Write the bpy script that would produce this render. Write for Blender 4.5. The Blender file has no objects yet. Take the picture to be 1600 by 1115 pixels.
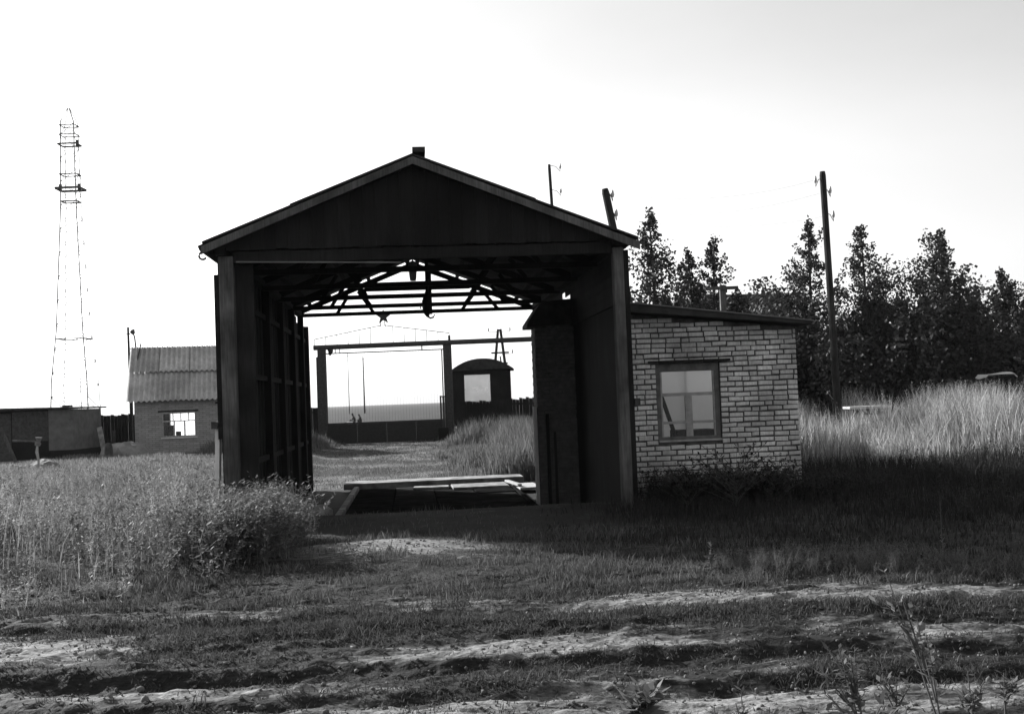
import bpy, bmesh, math, random
import numpy as np
from mathutils import Matrix, Vector

random.seed(7)
rng = np.random.default_rng(7)
S = bpy.context.scene
C = S.collection

# ------------------------------------------------------------------ camera
LENS, CAM_Z = 40.0, 1.6
FPX = 1600 * LENS / 36.0
PITCH, ROLL = math.radians(2.14), math.radians(2.2)
fw = Vector((0, math.cos(PITCH), math.sin(PITCH)))
up0 = Vector((0, -math.sin(PITCH), math.cos(PITCH)))
rt0 = Vector((1, 0, 0))
rt = rt0 * math.cos(ROLL) - up0 * math.sin(ROLL)
up = up0 * math.cos(ROLL) + rt0 * math.sin(ROLL)
camd = bpy.data.cameras.new('camera')
cam = bpy.data.objects.new('camera', camd)
C.objects.link(cam)
camd.lens = LENS
camd.sensor_width = 36
camd.clip_start = 0.05
camd.clip_end = 9000
cam.matrix_world = Matrix(((rt.x, up.x, -fw.x, 0), (rt.y, up.y, -fw.y, 0), (rt.z, up.z, -fw.z, CAM_Z), (0, 0, 0, 1)))
S.camera = cam


def at(px, py, d):
    """the point of the place seen at a spot of the 1600 x 1115 photograph, d metres ahead"""
    v = fw + rt * ((px - 800) / FPX) + up * (-(py - 557.5) / FPX)
    return Vector((0, 0, CAM_Z)) + v * (d / v.y)


# ------------------------------------------------------------------ light
SUN_EL = math.radians(24.2)
SUN_AZ = math.radians(-48.0)          # from +Y towards -X: behind the shed, to the left
w = bpy.data.worlds.new('World')
S.world = w
w.use_nodes = True
nt = w.node_tree
nt.nodes.clear()
sky = nt.nodes.new('ShaderNodeTexSky')
sky.sky_type = 'NISHITA'
sky.sun_disc = False
sky.sun_elevation = SUN_EL
sky.sun_rotation = SUN_AZ
sky.altitude = 100
sky.air_density = 1.0
sky.dust_density = 1.2
sky.ozone_density = 1.0
sep = nt.nodes.new('ShaderNodeSeparateColor')
nt.links.new(sky.outputs[0], sep.inputs[0])


def wmath(op, a, b):
    n = nt.nodes.new('ShaderNodeMath')
    n.operation = op
    for i, x in enumerate((a, b)):
        if isinstance(x, (int, float)):
            n.inputs[i].default_value = x
        else:
            nt.links.new(x, n.inputs[i])
    return n.outputs[0]


# black and white film: blue-sensitive, so the sky comes out pale
grey = wmath('ADD', wmath('ADD', wmath('MULTIPLY', sep.outputs[0], 0.25), wmath('MULTIPLY', sep.outputs[1], 0.35)), wmath('MULTIPLY', sep.outputs[2], 0.40))
tc = nt.nodes.new('ShaderNodeTexCoord')
mp = nt.nodes.new('ShaderNodeMapping')
mp.inputs['Scale'].default_value = (1.2, 1.2, 4.0)
mp.inputs['Rotation'].default_value = (0.0, 0.35, 0.0)
nt.links.new(tc.outputs['Generated'], mp.inputs[0])
cn = nt.nodes.new('ShaderNodeTexNoise')
cn.inputs['Scale'].default_value = 1.3
cn.inputs['Detail'].default_value = 5
cn.inputs['Roughness'].default_value = 0.45
nt.links.new(mp.outputs[0], cn.inputs[0])
mr = nt.nodes.new('ShaderNodeMapRange')
mr.inputs['From Min'].default_value = 0.3
mr.inputs['From Max'].default_value = 0.7
mr.inputs['To Min'].default_value = 0.86
mr.inputs['To Max'].default_value = 1.06
nt.links.new(cn.outputs[0], mr.inputs[0])
grey = wmath('MULTIPLY', grey, mr.outputs[0])
bg = nt.nodes.new('ShaderNodeBackground')
bg.inputs['Strength'].default_value = 0.125
wo = nt.nodes.new('ShaderNodeOutputWorld')
nt.links.new(grey, bg.inputs[0])
nt.links.new(bg.outputs[0], wo.inputs[0])

sd = bpy.data.lights.new('sun', 'SUN')
sd.energy = 5.0
sd.angle = math.radians(0.5)
so = bpy.data.objects.new('sun', sd)
C.objects.link(so)
tosun = Vector((math.sin(SUN_AZ) * math.cos(SUN_EL), math.cos(SUN_AZ) * math.cos(SUN_EL), math.sin(SUN_EL)))
so.rotation_euler = tosun.to_track_quat('Z', 'Y').to_euler()

vs = S.view_settings
vs.view_transform = 'Standard'
vs.look = 'None'
vs.exposure = 0.85
vs.gamma = 1.0
vs.use_curve_mapping = False
S.render.filter_size = 1.7
S.cycles.max_bounces = 5
S.cycles.diffuse_bounces = 3
S.cycles.transparent_max_bounces = 12


# ------------------------------------------------------------------ materials
def mat(name, lo, hi, scale=4.0, stretch=(1, 1, 1), rough=0.85, bump=0.0, bscale=None, rand=0.0, detail=6, spec=0.2, trans=0.0, tone=False, coord='Object'):
    m = bpy.data.materials.new(name)
    m.use_nodes = True
    t = m.node_tree
    b = t.nodes['Principled BSDF']
    b.inputs['Roughness'].default_value = rough
    b.inputs['Specular IOR Level'].default_value = spec
    tcn = t.nodes.new('ShaderNodeTexCoord')
    mpn = t.nodes.new('ShaderNodeMapping')
    mpn.inputs['Scale'].default_value = stretch
    t.links.new(tcn.outputs[coord], mpn.inputs[0])
    no = t.nodes.new('ShaderNodeTexNoise')
    no.inputs['Scale'].default_value = scale
    no.inputs['Detail'].default_value = detail
    no.inputs['Roughness'].default_value = 0.62
    t.links.new(mpn.outputs[0], no.inputs[0])
    r = t.nodes.new('ShaderNodeMapRange')
    r.inputs['From Min'].default_value = 0.3
    r.inputs['From Max'].default_value = 0.7
    r.inputs['To Min'].default_value = lo
    r.inputs['To Max'].default_value = hi
    t.links.new(no.outputs[0], r.inputs[0])
    val = r.outputs[0]

    def mul(a, bb):
        n = t.nodes.new('ShaderNodeMath')
        n.operation = 'MULTIPLY'
        t.links.new(a, n.inputs[0])
        t.links.new(bb, n.inputs[1])
        return n.outputs[0]
    if rand:
        oi = t.nodes.new('ShaderNodeObjectInfo')
        r2 = t.nodes.new('ShaderNodeMapRange')
        r2.inputs['To Min'].default_value = 1 - rand
        r2.inputs['To Max'].default_value = 1 + rand
        t.links.new(oi.outputs['Random'], r2.inputs[0])
        val = mul(val, r2.outputs[0])
        av = t.nodes.new('ShaderNodeVectorMath')
        av.operation = 'ADD'
        cb = t.nodes.new('ShaderNodeMath')
        cb.operation = 'MULTIPLY'
        cb.inputs[1].default_value = 40
        t.links.new(oi.outputs['Random'], cb.inputs[0])
        t.links.new(mpn.outputs[0], av.inputs[0])
        t.links.new(cb.outputs[0], av.inputs[1])
        t.links.new(av.outputs[0], no.inputs[0])
    if tone:
        a = t.nodes.new('ShaderNodeAttribute')
        a.attribute_name = 'tone'
        val = mul(val, a.outputs['Fac'])
    t.links.new(val, b.inputs['Base Color'])
    if bump:
        bn = t.nodes.new('ShaderNodeTexNoise')
        bn.inputs['Scale'].default_value = bscale or scale * 3
        bn.inputs['Detail'].default_value = 6
        t.links.new(mpn.outputs[0], bn.inputs[0])
        bu = t.nodes.new('ShaderNodeBump')
        bu.inputs['Strength'].default_value = bump
        bu.inputs['Distance'].default_value = 0.02
        t.links.new(bn.outputs[0], bu.inputs['Height'])
        t.links.new(bu.outputs[0], b.inputs['Normal'])
    if trans:
        out = t.nodes['Material Output']
        tr = t.nodes.new('ShaderNodeBsdfTranslucent')
        t.links.new(val, tr.inputs[0])
        mx = t.nodes.new('ShaderNodeMixShader')
        mx.inputs[0].default_value = trans
        t.links.new(b.outputs[0], mx.inputs[1])
        t.links.new(tr.outputs[0], mx.inputs[2])
        t.links.new(mx.outputs[0], out.inputs[0])
    return m


M = {}
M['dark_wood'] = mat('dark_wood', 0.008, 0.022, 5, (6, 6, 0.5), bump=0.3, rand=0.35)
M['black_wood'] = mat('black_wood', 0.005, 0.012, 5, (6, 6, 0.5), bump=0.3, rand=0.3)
M['grey_wood'] = mat('grey_wood', 0.05, 0.13, 5, (8, 8, 0.5), bump=0.4, rand=0.2)
M['pale_wood'] = mat('pale_wood', 0.38, 0.58, 5, (6, 6, 0.6), bump=0.25, rand=0.15)
M['roof_felt'] = mat('roof_felt', 0.015, 0.04, 6, bump=0.3, rand=0.2)
M['steel_dark'] = mat('steel_dark', 0.010, 0.022, 9, rough=0.7, spec=0.3)
M['deck_steel'] = mat('deck_steel', 0.012, 0.045, 3, rough=0.9, bump=0.2, rand=0.35, spec=0.0)
M['galvanised'] = mat('galvanised', 0.07, 0.12, 6, rough=0.6)
M['rust'] = mat('rust', 0.03, 0.07, 12, rough=0.9, bump=0.3)
M['grey_paint'] = mat('grey_paint', 0.12, 0.2, 4, rough=0.6, rand=0.1)
M['brick_white'] = mat('brick_white', 0.40, 0.62, 7, bump=0.5, bscale=30, rand=0.16)
M['mortar'] = mat('mortar', 0.025, 0.11, 7, bump=0.5, bscale=50)
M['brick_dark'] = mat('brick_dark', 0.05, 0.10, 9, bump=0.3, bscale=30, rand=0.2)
M['slate'] = mat('slate', 0.32, 0.48, 5, bump=0.2, rand=0.12)
M['plaster_grey'] = mat('plaster_grey', 0.16, 0.26, 3, bump=0.3)
M['panel_grey'] = mat('panel_grey', 0.08, 0.15, 3, bump=0.3)
M['concrete'] = mat('concrete', 0.22, 0.50, 4, bump=0.3)
M['frame_paint'] = mat('frame_paint', 0.2, 0.36, 8, bump=0.15)
M['frame_dark'] = mat('frame_dark', 0.07, 0.14, 8, bump=0.2)
M['bark'] = mat('bark', 0.03, 0.07, 6, (4, 4, 1), bump=0.5)
M['porcelain'] = mat('porcelain', 0.4, 0.5, 4, rough=0.3, spec=0.5)
M['cloth_dark'] = mat('cloth_dark', 0.012, 0.03, 8)
M['skin'] = mat('skin', 0.2, 0.25, 8)
M['cloth_pale'] = mat('cloth_pale', 0.6, 0.75, 5)
M['leaf_tree'] = mat('leaf_tree', 0.024, 0.048, 3, trans=0.28, tone=True, rough=0.6)
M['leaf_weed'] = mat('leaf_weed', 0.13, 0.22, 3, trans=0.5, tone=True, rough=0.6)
M['leaf_shaded'] = mat('leaf_shaded', 0.02, 0.04, 3, trans=0.2, tone=True, rough=0.7)  # plants in the shed's shadow: the shade is put into a darker leaf colour
M['grass_dry'] = mat('grass_dry', 0.32, 0.48, 2, trans=0.45, tone=True)
M['grass_short'] = mat('grass_short', 0.06, 0.12, 2, trans=0.35, tone=True)
M['stem'] = mat('stem', 0.06, 0.12, 5)
M['backlight_sheet'] = mat('backlight_sheet', 0.86, 0.92, 2, trans=0.82)
M['stone'] = mat('stone', 0.10, 0.24, 8, bump=0.5, rand=0.4)


def add_stain(m, scale, lo, hi):
    t = m.node_tree
    b = t.nodes['Principled BSDF']
    ge = t.nodes.new('ShaderNodeNewGeometry')
    no = t.nodes.new('ShaderNodeTexNoise')
    no.inputs['Scale'].default_value = scale
    no.inputs['Detail'].default_value = 5
    t.links.new(ge.outputs['Position'], no.inputs[0])
    r = t.nodes.new('ShaderNodeMapRange')
    r.inputs['From Min'].default_value = 0.35
    r.inputs['From Max'].default_value = 0.65
    r.inputs['To Min'].default_value = lo
    r.inputs['To Max'].default_value = hi
    t.links.new(no.outputs[0], r.inputs[0])
    mu = t.nodes.new('ShaderNodeMath')
    mu.operation = 'MULTIPLY'
    t.links.new(b.inputs['Base Color'].links[0].from_socket, mu.inputs[0])
    t.links.new(r.outputs[0], mu.inputs[1])
    t.links.new(mu.outputs[0], b.inputs['Base Color'])


add_stain(M['brick_white'], 1.3, 0.68, 1.2)
add_stain(M['grey_wood'], 2.2, 0.5, 1.2)
add_stain(M['black_wood'], 1.2, 0.5, 1.6)
add_stain(M['dark_wood'], 1.5, 0.5, 1.5)
add_stain(M['slate'], 1.0, 0.75, 1.15)
add_stain(M['plaster_grey'], 1.3, 0.6, 1.15)
add_stain(M['concrete'], 3.0, 0.5, 1.15)


def hut_brick_mat():
    m = mat('brick_mottled', 0.22, 0.36, 3)
    t = m.node_tree
    b = t.nodes['Principled BSDF']
    tcn = t.nodes.new('ShaderNodeTexCoord')
    mpn = t.nodes.new('ShaderNodeMapping')
    mpn.inputs['Rotation'].default_value = (math.radians(90), 0, 0)
    t.links.new(tcn.outputs['Object'], mpn.inputs[0])
    br = t.nodes.new('ShaderNodeTexBrick')
    br.inputs['Scale'].default_value = 1.0
    br.inputs['Brick Width'].default_value = 0.26
    br.inputs['Row Height'].default_value = 0.08
    br.inputs['Mortar Size'].default_value = 0.012
    br.inputs['Color1'].default_value = (0.36, 0.36, 0.36, 1)
    br.inputs['Color2'].default_value = (0.2, 0.2, 0.2, 1)
    br.inputs['Mortar'].default_value = (0.10, 0.10, 0.10, 1)
    t.links.new(mpn.outputs[0], br.inputs[0])
    old = b.inputs['Base Color'].links[0].from_socket
    mx = t.nodes.new('ShaderNodeMix')
    mx.data_type = 'RGBA'
    mx.inputs[0].default_value = 0.55
    t.links.new(old, mx.inputs[6])
    t.links.new(br.outputs[0], mx.inputs[7])
    t.links.new(mx.outputs[2], b.inputs['Base Color'])
    return m


M['brick_mottled'] = hut_brick_mat()


def glass_mat(name, milk):
    m = bpy.data.materials.new(name)
    m.use_nodes = True
    t = m.node_tree
    t.nodes.clear()
    out = t.nodes.new('ShaderNodeOutputMaterial')
    tr = t.nodes.new('ShaderNodeBsdfTransparent')
    tr.inputs[0].default_value = (0.96, 0.96, 0.96, 1)
    gl = t.nodes.new('ShaderNodeBsdfGlossy')
    gl.inputs['Roughness'].default_value = 0.03
    fr = t.nodes.new('ShaderNodeFresnel')
    fr.inputs[0].default_value = 1.6
    mx = t.nodes.new('ShaderNodeMixShader')
    t.links.new(fr.outputs[0], mx.inputs[0])
    t.links.new(tr.outputs[0], mx.inputs[1])
    t.links.new(gl.outputs[0], mx.inputs[2])
    df = t.nodes.new('ShaderNodeBsdfDiffuse')
    df.inputs[0].default_value = (0.5, 0.5, 0.5, 1)
    no = t.nodes.new('ShaderNodeTexNoise')
    no.inputs['Scale'].default_value = 3
    r = t.nodes.new('ShaderNodeMapRange')
    r.inputs['To Min'].default_value = milk * 0.7
    r.inputs['To Max'].default_value = milk * 1.3
    t.links.new(no.outputs[0], r.inputs[0])
    m2 = t.nodes.new('ShaderNodeMixShader')
    t.links.new(r.outputs[0], m2.inputs[0])
    t.links.new(mx.outputs[0], m2.inputs[1])
    t.links.new(df.outputs[0], m2.inputs[2])
    t.links.new(m2.outputs[0], out.inputs[0])
    return m


M['glass'] = glass_mat('glass', 0.05)
M['glass_dirty'] = glass_mat('glass_dirty', 0.42)


# ------------------------------------------------------------------ mesh helpers
class MB:
    def __init__(s):
        s.v, s.f = [], []

    def add(s, vs, fs):
        n = len(s.v)
        s.v += [tuple(x) for x in vs]
        s.f += [tuple(i + n for i in f) for f in fs]
        return s

    def box(s, x0, x1, y0, y1, z0, z1):
        return s.add([(x0, y0, z0), (x1, y0, z0), (x1, y1, z0), (x0, y1, z0), (x0, y0, z1), (x1, y0, z1), (x1, y1, z1), (x0, y1, z1)],
                     [(0, 3, 2, 1), (4, 5, 6, 7), (0, 1, 5, 4), (1, 2, 6, 5), (2, 3, 7, 6), (3, 0, 4, 7)])

    def beam(s, p, q, wd, ht, upv=(0, 0, 1)):
        p, q = Vector(p), Vector(q)
        d = (q - p).normalized()
        u = Vector(upv)
        if abs(d.dot(u)) > 0.98:
            u = Vector((0, 1, 0))
        sd_ = d.cross(u).normalized() * (wd / 2)
        u2 = sd_.normalized().cross(d).normalized() * (ht / 2)
        vs_ = []
        for c in (p, q):
            vs_ += [c - sd_ - u2, c + sd_ - u2, c + sd_ + u2, c - sd_ + u2]
        return s.add(vs_, [(3, 2, 1, 0), (4, 5, 6, 7), (0, 1, 5, 4), (1, 2, 6, 5), (2, 3, 7, 6), (3, 0, 4, 7)])

    def tube(s, pts, rad, n=8):
        pts = [Vector(p) for p in pts]
        if isinstance(rad, (int, float)):
            rad = [rad] * len(pts)
        vs_, fs = [], []
        for i, p in enumerate(pts):
            d = (pts[min(i + 1, len(pts) - 1)] - pts[max(i - 1, 0)]).normalized()
            a = Vector((0, 0, 1)) if abs(d.z) < 0.9 else Vector((1, 0, 0))
            x = d.cross(a).normalized()
            y = d.cross(x)
            for k in range(n):
                t = 2 * math.pi * k / n
                vs_.append(p + (x * math.cos(t) + y * math.sin(t)) * rad[i])
        for i in range(len(pts) - 1):
            for k in range(n):
                a, b = i * n + k, i * n + (k + 1) % n
                fs.append((a, b, b + n, a + n))
        fs.append(tuple(range(n - 1, -1, -1)))
        fs.append(tuple(range((len(pts) - 1) * n, len(pts) * n)))
        return s.add(vs_, fs)

    def prism(s, poly, y0, y1):
        """poly in the x-z plane, extruded along y"""
        n = len(poly)
        vs_ = [(x, y0, z) for x, z in poly] + [(x, y1, z) for x, z in poly]
        fs = [tuple(range(n)), tuple(range(2 * n - 1, n - 1, -1))]
        for i in range(n):
            j = (i + 1) % n
            fs.append((i, i + n, j + n, j))
        return s.add(vs_, fs)

    def mesh(s, name, m):
        me = bpy.data.meshes.new(name)
        me.from_pydata(s.v, [], s.f)
        if m:
            me.materials.append(M[m] if isinstance(m, str) else m)
        bm = bmesh.new()
        bm.from_mesh(me)
        bmesh.ops.recalc_face_normals(bm, faces=bm.faces)
        bm.to_mesh(me)
        bm.free()
        return me

    def build(s, name, m, parent=None, loc=(0, 0, 0), bev=0.0):
        me = s.mesh(name, m)
        if bev:
            bm = bmesh.new()
            bm.from_mesh(me)
            bmesh.ops.bevel(bm, geom=bm.edges[:], offset=bev, segments=1, affect='EDGES')
            bm.to_mesh(me)
            bm.free()
        o = bpy.data.objects.new(name, me)
        o.location = loc
        C.objects.link(o)
        if parent:
            o.parent = parent
        return o


def tag(o, label, cat, group=None, kind=None):
    if label:
        o['label'] = label
    if cat:
        o['category'] = cat
    if group:
        o['group'] = group
    if kind:
        o['kind'] = kind
    return o


def thing(name, label, cat, loc=(0, 0, 0), rz=0.0, group=None):
    o = bpy.data.objects.new(name, None)
    o.empty_display_size = 0.2
    C.objects.link(o)
    o.location = loc
    o.rotation_euler = (0, 0, rz)
    return tag(o, label, cat, group)


def put(name, me, parent, loc=(0, 0, 0), rot=(0, 0, 0), sc=(1, 1, 1)):
    o = bpy.data.objects.new(name, me)
    o.location, o.rotation_euler, o.scale = loc, rot, sc
    C.objects.link(o)
    o.parent = parent
    return o


def np_mesh(name, v, tris, m, tone=None):
    me = bpy.data.meshes.new(name)
    v = np.ascontiguousarray(v, dtype=np.float32)
    tris = np.ascontiguousarray(tris, dtype=np.int32)
    me.vertices.add(len(v))
    me.vertices.foreach_set('co', v.ravel())
    me.loops.add(tris.size)
    me.loops.foreach_set('vertex_index', tris.ravel())
    me.polygons.add(len(tris))
    me.polygons.foreach_set('loop_start', np.arange(0, tris.size, 3, dtype=np.int32))
    me.update(calc_edges=True)
    if tone is not None:
        a = me.attributes.new('tone', 'FLOAT', 'POINT')
        a.data.foreach_set('value', np.ascontiguousarray(tone, dtype=np.float32))
    me.materials.append(M[m] if isinstance(m, str) else m)
    return me


def np_obj(name, v, tris, m, tone=None, parent=None, kind=None):
    o = bpy.data.objects.new(name, np_mesh(name, v, tris, m, tone))
    C.objects.link(o)
    if parent:
        o.parent = parent
    if kind:
        o['kind'] = kind
    return o


# ------------------------------------------------------------------ noise and terrain
def _h(ix, iy, sd_):
    n = (ix * 374761393 + iy * 668265263 + sd_ * 982451653) & 0xFFFFFFFF
    n = ((n ^ (n >> 13)) * 1274126177) & 0xFFFFFFFF
    return ((n ^ (n >> 16)) & 0xFFFF) / 65535.0


def vnoise(x, y, sd_=0):
    x, y = np.asarray(x, float), np.asarray(y, float)
    ix, iy = np.floor(x).astype(np.int64), np.floor(y).astype(np.int64)
    fx, fy = x - ix, y - iy
    fx, fy = fx * fx * (3 - 2 * fx), fy * fy * (3 - 2 * fy)
    a, b = _h(ix, iy, sd_), _h(ix + 1, iy, sd_)
    c, d = _h(ix, iy + 1, sd_), _h(ix + 1, iy + 1, sd_)
    return (a * (1 - fx) + b * fx) * (1 - fy) + (c * (1 - fx) + d * fx) * fy


def fbm(x, y, sd_=0, o=4):
    r, a, t = 0, 0.5, 0
    for i in range(o):
        r = r + a * vnoise(x * 2 ** i, y * 2 ** i, sd_ + i)
        t += a
        a *= 0.5
    return r / t


def ss(a, b, x):
    t = np.clip((np.asarray(x, float) - a) / (b - a), 0, 1)
    return t * t * (3 - 2 * t)


TH = math.radians(5.1)
SO = Vector((-1.23, 16.2, 0.0))        # middle of the shed's front


def shed_uv(x, y):
    dx, dy = x - SO.x, y - SO.y
    return dx * math.cos(TH) + dy * math.sin(TH), -dx * math.sin(TH) + dy * math.cos(TH)


def terrain(x, y):
    x, y = np.asarray(x, float), np.asarray(y, float)
    z = 0.06 * (fbm(x * 0.5, y * 0.5, 3) - 0.5) * 2
    u, v = shed_uv(x, y)
    wx = ss(-4.6, -3.0, u) * (1 - ss(2.8, 5.5, u))
    pit = ss(0.5, 4.5, v) * (1 - 0.85 * ss(14, 34, v))
    z = z * (1 - 0.7 * wx * ss(-1, 2, v) * (1 - ss(11, 14, v))) - 0.46 * wx * pit
    z = z + 0.35 * ss(5, 10, x) * ss(17, 28, y)
    # mound lip in front of the shed, left of the middle
    z = z + 0.10 * np.exp(-((x + 1.4) / 1.3) ** 2 - ((y - 12.6) / 0.7) ** 2)
    # the track: ruts that run along it
    near = 1 - ss(10.5, 13.0, y)
    wob = 0.35 * (fbm(x * 0.22, y * 0 + 1.7, 11) - 0.5) + 0.08 * (fbm(x * 1.1, y * 0, 12) - 0.5)
    yy = y + wob

    def rut(c, wd, dp):
        return -dp * np.exp(-((yy - c) / wd) ** 4)
    tr = rut(6.98, 0.21, 0.085) + rut(8.55, 0.20, 0.05) + rut(6.25, 0.14, 0.05)
    tr = tr + 0.08 * np.exp(-((yy - 8.0) / 0.3) ** 2) * ss(-3.2, -1.5, x) 
    rough = 0.045 * (fbm(x * 0.8, y * 4.0, 21, 4) - 0.5) + 0.05 * (fbm(x * 4, y * 12, 25, 3) - 0.5)
    rough = rough + 0.030 * (fbm(x * 11, y * 22, 27, 2) - 0.5) + 0.045 * np.maximum(fbm(x * 6, y * 11, 29, 2) - 0.62, 0)
    z = z + near * (tr + rough)
    z = z + (1 - near) * 0.03 * (fbm(x * 3, y * 3, 31, 3) - 0.5) * (1 - ss(50, 70, y))
    return z


def tz(x, y):
    return float(terrain(np.array([x]), np.array([y]))[0])


def axis(parts):
    out = [parts[0][0]]
    for a, b, st in parts:
        n = max(1, int(round((b - a) / st)))
        out += list(np.linspace(a, b, n + 1)[1:])
    return np.array(out)


gx = axis([(-4000, -800, 800), (-800, -200, 150), (-200, -60, 28), (-60, -24, 4), (-24, -9, 0.4), (-9, -5.5, 0.12), (-5.5, 6, 0.036), (6, 10, 0.12), (10, 26, 0.4), (26, 60, 4), (60, 200, 28), (200, 800, 150), (800, 4000, 800)])
gy = axis([(-4000, -400, 900), (-400, -40, 60), (-40, 0, 5), (0, 4.5, 0.5), (4.5, 10.5, 0.022), (10.5, 14.5, 0.07), (14.5, 30, 0.25), (30, 60, 0.8), (60, 200, 10), (200, 800, 100), (800, 6000, 1300)])
X, Y = np.meshgrid(gx, gy)
xs, ys = X.ravel(), Y.ravel()
zs = terrain(xs, ys)
nx, ny = len(gx), len(gy)
ii = (np.arange(ny - 1)[:, None] * nx + np.arange(nx - 1)[None, :]).ravel()
tri = np.concatenate([np.stack([ii, ii + 1, ii + nx + 1], 1), np.stack([ii, ii + nx + 1, ii + nx], 1)])


def bare(x, y):
    """1 = pale trodden sand, 0 = turf, dark humus and painted rut shade"""
    wob = 0.35 * (fbm(x * 0.22, y * 0 + 1.7, 11) - 0.5)
    yy = y + wob
    n = fbm(x * 0.55, y * 2.6, 41, 4)
    n2 = fbm(x * 2.0, y * 6.0, 45, 4)
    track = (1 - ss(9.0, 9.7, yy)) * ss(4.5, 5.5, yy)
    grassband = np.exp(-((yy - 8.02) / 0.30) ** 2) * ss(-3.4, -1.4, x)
    dark = np.exp(-((yy - 7.02) / 0.22) ** 4) * (0.45 + 1.1 * ss(.42, .55, fbm(x * .35, y * 0, 43, 3)))  # dark soil of the main rut, widened to paint the shade of its bank
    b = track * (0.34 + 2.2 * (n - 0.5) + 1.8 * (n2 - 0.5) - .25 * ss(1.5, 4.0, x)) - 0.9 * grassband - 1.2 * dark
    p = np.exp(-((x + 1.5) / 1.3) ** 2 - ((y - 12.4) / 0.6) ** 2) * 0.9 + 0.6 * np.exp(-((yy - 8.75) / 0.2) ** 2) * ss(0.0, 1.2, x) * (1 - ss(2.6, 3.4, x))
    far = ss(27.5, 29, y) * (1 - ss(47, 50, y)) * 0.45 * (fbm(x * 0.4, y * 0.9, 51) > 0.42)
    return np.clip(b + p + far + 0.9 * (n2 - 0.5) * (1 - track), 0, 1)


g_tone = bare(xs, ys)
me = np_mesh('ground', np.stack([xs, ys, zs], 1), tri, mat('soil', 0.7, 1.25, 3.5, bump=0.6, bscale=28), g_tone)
for p in me.polygons:
    p.use_smooth = True
t = me.materials[0].node_tree
b = t.nodes['Principled BSDF']
a = t.nodes.new('ShaderNodeAttribute')
a.attribute_name = 'tone'
n2 = t.nodes.new('ShaderNodeTexNoise')
n2.inputs['Scale'].default_value = 17
n2.inputs['Detail'].default_value = 5
tcn = t.nodes.new('ShaderNodeTexCoord')
gmp = t.nodes.new('ShaderNodeMapping')
gmp.inputs['Scale'].default_value = (0.45, 1.3, 1)
t.links.new(tcn.outputs['Object'], gmp.inputs[0])
t.links.new(gmp.outputs[0], n2.inputs[0])


def gm(op, x, y):
    n = t.nodes.new('ShaderNodeMath')
    n.operation = op
    for i, q in enumerate((x, y)):
        if isinstance(q, (int, float)):
            n.inputs[i].default_value = q
        else:
            t.links.new(q, n.inputs[i])
    return n.outputs[0]


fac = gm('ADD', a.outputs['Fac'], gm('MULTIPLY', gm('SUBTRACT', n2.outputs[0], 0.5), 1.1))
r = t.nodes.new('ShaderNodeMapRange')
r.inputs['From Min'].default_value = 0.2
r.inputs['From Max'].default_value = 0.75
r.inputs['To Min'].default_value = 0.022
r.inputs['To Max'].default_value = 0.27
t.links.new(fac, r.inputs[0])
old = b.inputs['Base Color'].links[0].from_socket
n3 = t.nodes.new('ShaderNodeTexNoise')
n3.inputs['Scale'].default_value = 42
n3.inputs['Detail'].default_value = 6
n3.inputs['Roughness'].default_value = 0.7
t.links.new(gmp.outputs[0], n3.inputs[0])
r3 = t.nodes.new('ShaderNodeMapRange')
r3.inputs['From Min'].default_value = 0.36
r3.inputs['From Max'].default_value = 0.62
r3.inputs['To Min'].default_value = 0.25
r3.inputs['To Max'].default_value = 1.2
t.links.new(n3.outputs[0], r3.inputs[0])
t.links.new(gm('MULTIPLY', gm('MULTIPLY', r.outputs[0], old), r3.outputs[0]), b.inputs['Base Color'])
ground = bpy.data.objects.new('ground', me)
C.objects.link(ground)
ground['kind'] = 'structure'

# ------------------------------------------------------------------ the drive-through weighing shed
shed = thing('drive_through_shed', 'dark wooden gable-roofed drive-through shed standing open over the weighing deck', 'shed', SO, TH)
EAVE, RIDGE, HALF, LEN = 3.76, 4.97, 2.84, 11.0
SL = 0.393
UR = -0.09          # the ridge stands a little left of the middle


def rz_(u):
    return RIDGE - SL * abs(u - UR)


# posts
for v in (0.0, 2.3, 4.6, 6.8, 9.0, 11.0, 12.3):
    wd = 0.2 if v == 0 else 0.13
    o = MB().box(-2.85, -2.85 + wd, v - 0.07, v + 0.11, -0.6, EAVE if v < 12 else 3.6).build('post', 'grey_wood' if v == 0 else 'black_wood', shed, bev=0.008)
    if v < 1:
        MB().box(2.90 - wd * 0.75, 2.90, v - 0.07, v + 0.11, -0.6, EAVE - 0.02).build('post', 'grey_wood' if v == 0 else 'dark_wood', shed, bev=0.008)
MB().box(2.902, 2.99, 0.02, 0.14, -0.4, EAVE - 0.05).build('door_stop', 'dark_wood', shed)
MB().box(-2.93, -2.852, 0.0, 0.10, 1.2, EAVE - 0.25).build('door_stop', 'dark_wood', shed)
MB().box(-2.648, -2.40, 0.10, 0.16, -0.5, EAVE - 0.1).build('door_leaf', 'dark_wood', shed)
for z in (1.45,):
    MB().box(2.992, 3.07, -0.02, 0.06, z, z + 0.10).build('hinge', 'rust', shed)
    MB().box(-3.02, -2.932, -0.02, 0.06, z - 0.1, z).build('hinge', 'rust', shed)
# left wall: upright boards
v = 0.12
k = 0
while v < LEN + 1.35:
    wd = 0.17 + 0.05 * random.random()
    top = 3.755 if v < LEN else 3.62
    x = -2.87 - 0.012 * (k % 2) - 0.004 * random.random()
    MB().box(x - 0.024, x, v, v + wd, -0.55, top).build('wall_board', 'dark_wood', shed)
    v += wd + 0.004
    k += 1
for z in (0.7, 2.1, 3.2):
    MB().box(-2.862, -2.79, 0.15, LEN + 1.2, z, z + 0.09).build('wall_rail', 'black_wood', shed)
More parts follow.
